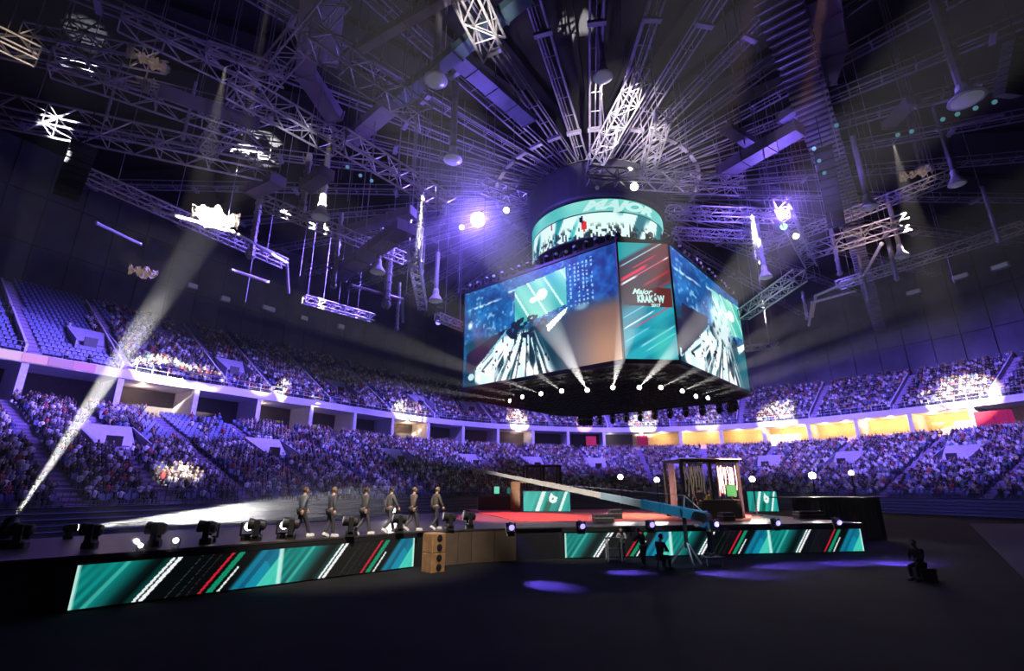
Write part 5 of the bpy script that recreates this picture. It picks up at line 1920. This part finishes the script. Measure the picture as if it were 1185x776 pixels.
# ================================================================== LIGHT AND HAZE
vs = scene.view_settings
vs.view_transform = 'Standard'; vs.look = 'None'; vs.gamma = 1; vs.use_curve_mapping = False; vs.exposure = 0
wd = bpy.data.worlds.new('arena_air'); scene.world = wd; wd.use_nodes = True
nt = wd.node_tree
nt.nodes['Background'].inputs['Color'].default_value = (0, 0, 0, 1)
vsn = nt.nodes.new('ShaderNodeVolumeScatter'); vsn.inputs['Density'].default_value = 0.0005; vsn.inputs['Anisotropy'].default_value = 0.4
nt.links.new(vsn.outputs['Volume'], nt.nodes['World Output'].inputs['Volume'])
scene.cycles.volume_bounces = 0
scene.cycles.max_bounces = 4
scene.cycles.diffuse_bounces = 2
scene.cycles.use_denoising = True
scene.cycles.sample_clamp_indirect = 4

VIO = (0.22, 0.15, 1.0)


def spotS(loc, aim, e, col, w, bl=.5, r=.05, name='rig_lamp'):
    spot(full(loc), full(aim), e * SB * SB, col, w, bl, r * SB, name)


def bpt(px, d, z):
    s = s_at_px(px, d, z); (x, y), n = bp(s, d)
    return Vector((x, y, z))


# violet wash over the stands, from the rig round the scoreboard
for px, e in ((-60, 60000), (60, 40000), (200, 34000), (350, 34000), (500, 40000), (640, 46000), (760, 46000), (880, 46000), (1000, 40000), (1120, 34000), (1230, 26000)):
    a = bpt(px, 2.5, 14.0)
    rc = full(RC)
    dr = Vector((a.x - rc.x, a.y - rc.y, 0)).normalized()
    o = rc + dr * 21.6; o.z = 34
    spot(o, a, e * 2.56, VIO, 50 if px < 100 else 62, .8, .8, 'wash_lamp')
# and over its front rows
for px, e in ((20, 9000), (150, 12000), (280, 13000), (420, 13000), (1020, 12000), (1150, 12000)):
    a = bpt(px, 17.0, 5.0); rc = full(RC)
    dr = Vector((a.x - rc.x, a.y - rc.y, 0)).normalized()
    o = rc + dr * 19.0; o.z = 33
    spot(o, a, e * 2.56, VIO, 34, .9, .8, 'wash_lamp')
# violet-cyan glare of the two lamp clusters
for lab, e in (('bright cyan lamp glaring left of the ring screen', 9500), ('upper bright cyan lamp on the right truss', 7500)):
    p = RIGP[lab]; v = (Vector((0, 0, EYE)) - p).normalized()
    point(p + v * .9, e, (0.21, 0.13, 1.0), .3)
# follow spots on the balcony edge
for px, py, w, e, col in ((186, 424, 7.5, 150000, (1, .90, .80)), (232, 430, 6.0, 40000, (1, .85, .75)), (346, 450, 7.0, 150000, (1, .92, .75)), (475, 474, 6.0, 150000, (1, .90, .72)), (600, 490, 6.6, 200000, (1, .88, .85)), (676, 494, 5.0, 60000, (1, .5, .6)),
                          (745, 495, 7.0, 200000, (1, .93, .88)), (820, 486, 6.0, 50000, (1, .85, .9)), (908, 476, 7.0, 200000, (1, .90, .85)), (1112, 449, 8.0, 200000, (1, .86, .80)), (212, 549, 4.5, 60000, (1, .85, .72)), (302, 452, 4, 40000, (1, .85, .85))):
    if py > 520:
        a = bpt(px, 18.5, 4.5)
    else:
        a = bpt(px, -1.2, 17.0)
    cc = full(Vector((CC.x, CC.y, ZB)))
    if 560 < px < 860:
        dr = Vector((a.x - cc.x, a.y - cc.y, 0)).normalized(); o = cc + dr * 14.4 - UP * 1.0
    else:
        o = Vector((a.x * .42, a.y * .42, 29))
    spot(o, a, e * 2.56 * (.9 if 560 < px < 860 else 2.4), col, w * (1.25 if 560 < px < 860 else 1.3), .5, .08, 'follow_spot')
# lights under the cube
for o, d, i in CUBE_BEAMS:
    e = 40 * (9000, 4000, 12000, 9000, 30000, 20000, 22000, 9000, 9000, 5000, 4000)[i]
    spot(o, o + d * 10, e * 2.56, (1, .95, .92), 4.6, .5, .06, 'cube_beam')
# stage beams
spot(B1[0], B1[0] + B1[1] * 10, 6500000, (1, .97, .95), 5.5, .5, .05, 'stage_beam')
spot(B2[0], B2[0] + B2[1] * 10, 120000, (1, .97, .95), 10, .5, .05, 'stage_beam')
spot(B3[0], B3[0] + B3[1] * 10, 9000, (1, .97, .95), 9, .5, .03, 'stage_beam')
spot(B4[0], B4[0] + B4[1] * 10, 5000, (1, .97, .95), 9, .5, .03, 'stage_beam')
for o, d in BL:
    spot(o, o + d * 10, 700, (1, .95, .9), 60, .5, .05, 'stage_beam')
for i, (o, a) in enumerate(PB):
    spot(o, a, (11000, 13000, 20000, 26000, 28000, 26000)[i], (0.16, 0.10, 1.0), 38, 1.0, .05, 'pool_lamp')
# beam standing over the cyan lamps and the one in front of the drum
p = RIGP['small white lamp between cyan lamp and ring screen'].copy(); q = full(PZ(530, 90, 23.0))
spot(RIGP['bright cyan lamp glaring left of the ring screen'] + Vector((.3, 0, .6)), q, 400000, (.75, .72, 1), 9, .6, .05, 'sky_beam')
p = RIGP['white lamp glaring on the truss before the drum']
spot(p + Vector((0, -.6, .3)), full(PZ(712, 150, 24)), 230000, (1, .93, .9), 14, .6, .05, 'sky_beam')
# suites
for px, e, c in [(165, 60, (1, .7, .45)), (300, 40, (1, .75, .5)), (352, 30, (1, .7, .5)), (470, 120, (1, .65, .3)), (600, 60, (1, .7, .5)), (705, 30, (1, .9, .9))] + [(x, 150, (1, .66, .28)) for x in (765, 795, 825, 855, 880, 905, 930, 955, 980, 1005, 1030, 1055, 1080, 1105, 1130)]:
    p = bpt(px, -3.2, 14.3)
    point(p, e * 2.4, c, .2, 'suite_lamp')
# lamps on stands
for p, dv in LS:
    spot(p + dv * .12, p + dv * 10, 500, (1, .9, .75), 110, .5, .12, 'stand_glow')
# spots added without fittings for warm, red and blue light on the stage
spot((-2, 8, 21), PZ(420, 600, DK + .5), 40000, (1, .86, .72), 30, .8, .3, 'added_stage_spot')  # added to brighten the runway walkers
spot((9, 12, 22), PZ(735, 597, DK), 200000, (1, .55, .35), 9, .4, .2, 'added_stage_spot')
spot((12, 14, 22), PZ(850, 597, DK), 600000, (1, .45, .4), 7, .4, .2, 'added_stage_spot')
spot((10, 12, 22), ba + bd * 1.5 + UP * 2, 7000, (1, .85, .68), 14, .5, .2, 'added_stage_spot')
spot((-4, 50, 20), PZ(600, 597, DK), 60000, (1, .16, .20), 22, .7, .2, 'added_stage_spot')
spot((-2, 12, 20), (tip + piv) / 2, 30000, (1, .92, .82), 26, .7, .2, 'added_stage_spot')
spot((10, 10, 14), piv, 7000, (.55, .85, 1), 12, .6, .2, 'added_stage_spot')  # added to brighten the crane's rear section
point(ba + bd * (bL * .55) + bn * 1.2 + UP * 2.6, 45, (1, .7, .3), .1, 'booth_lamp')
# spots added in the rig without fittings to brighten chosen trusses, ducts and tarps
def up(px, py, z, e, w, col, k=.72, dz=5):
    q = PZ(px, py, z); src = Vector((q.x * k, q.y * k, q.z - dz))
    spotS(src, q, e, col, w, .6, .05, 'added_rig_spot')
up(556, 22, 20.5, 7000, 20, (1, .93, .85))
up(715, 138, 23.5, 22000, 32, (1, .92, .9))
up(759, 163, 22.5, 8000, 16, (1, .93, .9))
up(1000, 274, 18, 5200, 20, (1, .72, .62))
up(16, 56, 22.5, 1500, 14, (1, .8, .55))
up(343, 160, 19.5, 2600, 16, (.9, .85, 1))
up(310, 90, 22.0, 450, 55, (.42, .33, 1))
up(200, 165, 19.0, 420, 60, (.40, .33, 1))
up(172, 75, 22.0, 1200, 10, (1, .8, .55))
up(166, 314, 16.4, 4500, 10, (1, .82, .66))
up(1060, 205, 20.0, 2400, 10, (1, .8, .6))
up(450, 190, 19.5, 1000, 50, (.45, .35, 1))
up(950, 160, 24.0, 800, 50, (.46, .38, .8))
up(895, 340, 15.5, 2600, 16, (.45, .9, .95))
up(484, 325, 16.0, 1800, 16, (.8, .78, 1))
up(770, 210, 21.0, 1500, 24, (.75, .7, 1))
for k in range(6):  # spots added round the drum to brighten the radial trusses
    a = math.radians(-75 + 30 * k)
    dv = Vector((math.sin(a), -math.cos(a), 0))
    spotS(RC + dv * 6.2 + UP * 22.5, RC + dv * 9 + UP * 27, 1000, (.80, .62, .80), 60, .8, .1, 'added_drum_spot')

# smoke bank drifting over the runway
c = B2[0] + B2[1] * 6.6
ax = 12.0
m = MB(); m.ball((0, 0, 0), 1.0, 24, 14)
sm_o = m.build('stage_smoke', None or bpy.data.materials.new('white_smoke'))
sm_o.location = c + UP * .55; sm_o.scale = (8.5, 1.9, 2.0); sm_o.rotation_euler = (0, 0, math.atan2(B2[1].y, B2[1].x))
tag(sm_o, 'thin white smoke drifting over the runway in the light beams', 'smoke', kind='stuff')
mt = sm_o.data.materials[0]; mt.use_nodes = True
nt = mt.node_tree; nt.nodes.remove(nt.nodes['Principled BSDF'])
tc = nt.nodes.new('ShaderNodeTexCoord'); ln = nt.nodes.new('ShaderNodeVectorMath'); ln.operation = 'LENGTH'
mr = nt.nodes.new('ShaderNodeMapRange'); mr.inputs['From Min'].default_value = 1.0; mr.inputs['From Max'].default_value = .25; mr.inputs['To Min'].default_value = 0; mr.inputs['To Max'].default_value = .10
nz = nt.nodes.new('ShaderNodeTexNoise'); nz.inputs['Scale'].default_value = 2.2
mu = nt.nodes.new('ShaderNodeMath'); mu.operation = 'MULTIPLY'
sc_ = nt.nodes.new('ShaderNodeVolumeScatter'); sc_.inputs['Anisotropy'].default_value = .2
nt.links.new(tc.outputs['Object'], ln.inputs[0]); nt.links.new(ln.outputs['Value'], mr.inputs['Value']); nt.links.new(tc.outputs['Object'], nz.inputs['Vector'])
nt.links.new(mr.outputs['Result'], mu.inputs[0]); nt.links.new(nz.outputs['Fac'], mu.inputs[1]); nt.links.new(mu.outputs['Value'], sc_.inputs['Density'])
nt.links.new(sc_.outputs['Volume'], nt.nodes['Material Output'].inputs['Volume'])

# small puffs in the short beams on the runway edge
for bb, nm in ((B3, 'small smoke puff lit in the short slanting beam on the runway edge'), (B4, 'small smoke puff lit beside the short slanting beam')):
    mp = mt.copy(); mp.name = 'puff_smoke'
    for n in mp.node_tree.nodes:
        if n.bl_idname == 'ShaderNodeMapRange': n.inputs['To Max'].default_value = 1.1; n.inputs['From Max'].default_value = .6
    m = MB(); m.ball((0, 0, 0), 1.0, 16, 10)
    o = m.build('smoke_puff', mp); o.location = bb[0] + bb[1] * .42; o.scale = (.42, .30, .42)
    tag(o, nm, 'smoke', kind='stuff')
for nm, cpos, sca, aim_, dens in (('dense white smoke puff blazing in the flat beam on the runway', B2[0] + B2[1] * 4.6, (2.6, 1.0, .95), B2[1], .45), ('thin smoke drawn out along the tall left beam', B1[0] + B1[1] * 9.0, (9.5, 1.1, 1.1), B1[1], .004)):
    mp = mt.copy(); mp.name = 'beam_smoke'
    for n in mp.node_tree.nodes:
        if n.bl_idname == 'ShaderNodeMapRange': n.inputs['To Max'].default_value = dens
    m = MB(); m.ball((0, 0, 0), 1.0, 20, 12)
    o = m.build('smoke_puff', mp); o.location = cpos; o.scale = sca; o.rotation_euler = aim_.to_track_quat('X', 'Z').to_euler()
    tag(o, nm, 'smoke', kind='stuff')
# beam rising past the left edge from a light just outside the picture
BX = edge_light((-72, 611), 1.95, full(PZ(62, 165, 17.4)), 'moving head at the far left end of the runway, throwing the faint left beam', M_lens)
spot(BX[0], BX[0] + BX[1] * 10, 900000, (.85, .85, 1), 4.2, .6, .05, 'stage_beam')
# haze hanging round the two lamp clusters
mh = mt.copy(); mh.name = 'violet_lit_haze'
for n in mh.node_tree.nodes:
    if n.bl_idname == 'ShaderNodeMapRange': n.inputs['To Max'].default_value = .07; n.inputs['From Max'].default_value = .05
    if n.bl_idname == 'ShaderNodeTexNoise': n.inputs['Scale'].default_value = 1.2
for lab, r, nm in (('bright cyan lamp glaring left of the ring screen', 9.5, 'soft haze glowing violet round the cyan lamps left of the ring'), ('upper bright cyan lamp on the right truss', 6.0, 'soft haze glowing violet round the cyan lamps on the right truss')):
    m = MB(); m.ball((0, 0, 0), 1.0, 20, 12)
    o = m.build('haze', mh); o.location = RIGP[lab]; o.scale = (r, r, r)
    tag(o, nm, 'haze', kind='stuff')

# red banners hung on the suite fronts
for px, lab in ((683, 'small red banner on a suite front behind the stage'), (742, 'small red banner inside the bright light disc on the suite front'), (1152, 'wide red banner on a suite front at the right end')):
    s_ = s_at_px(px, .1, 13.6); (x, y), n = bp(s_, .35)
    tt = Vector((n[1], -n[0], 0)); nn = Vector((n[0], n[1], 0))
    t = empty('banner', (x, y, 12.6), lab, 'banner')
    w = 4.6 if 'wide' in lab else 2.3
    m = MB()
    for i in range(8):
        m.box(Vector((x, y, 13.0)) + tt * (w * ((i + .5) / 8 - .5)) + nn * (.05 * math.sin(i * 1.7)), (w / 8 + .01, .05, 2.0), (tt, nn, UP))
    m.build('cloth', mat('red_banner_cloth', (.60, .02, .03), .8), t)
    MB().tube(Vector((x, y, 14.05)) - tt * (w * .52), Vector((x, y, 14.05)) + tt * (w * .52), .05, 6).build('rod', M_dark, t)
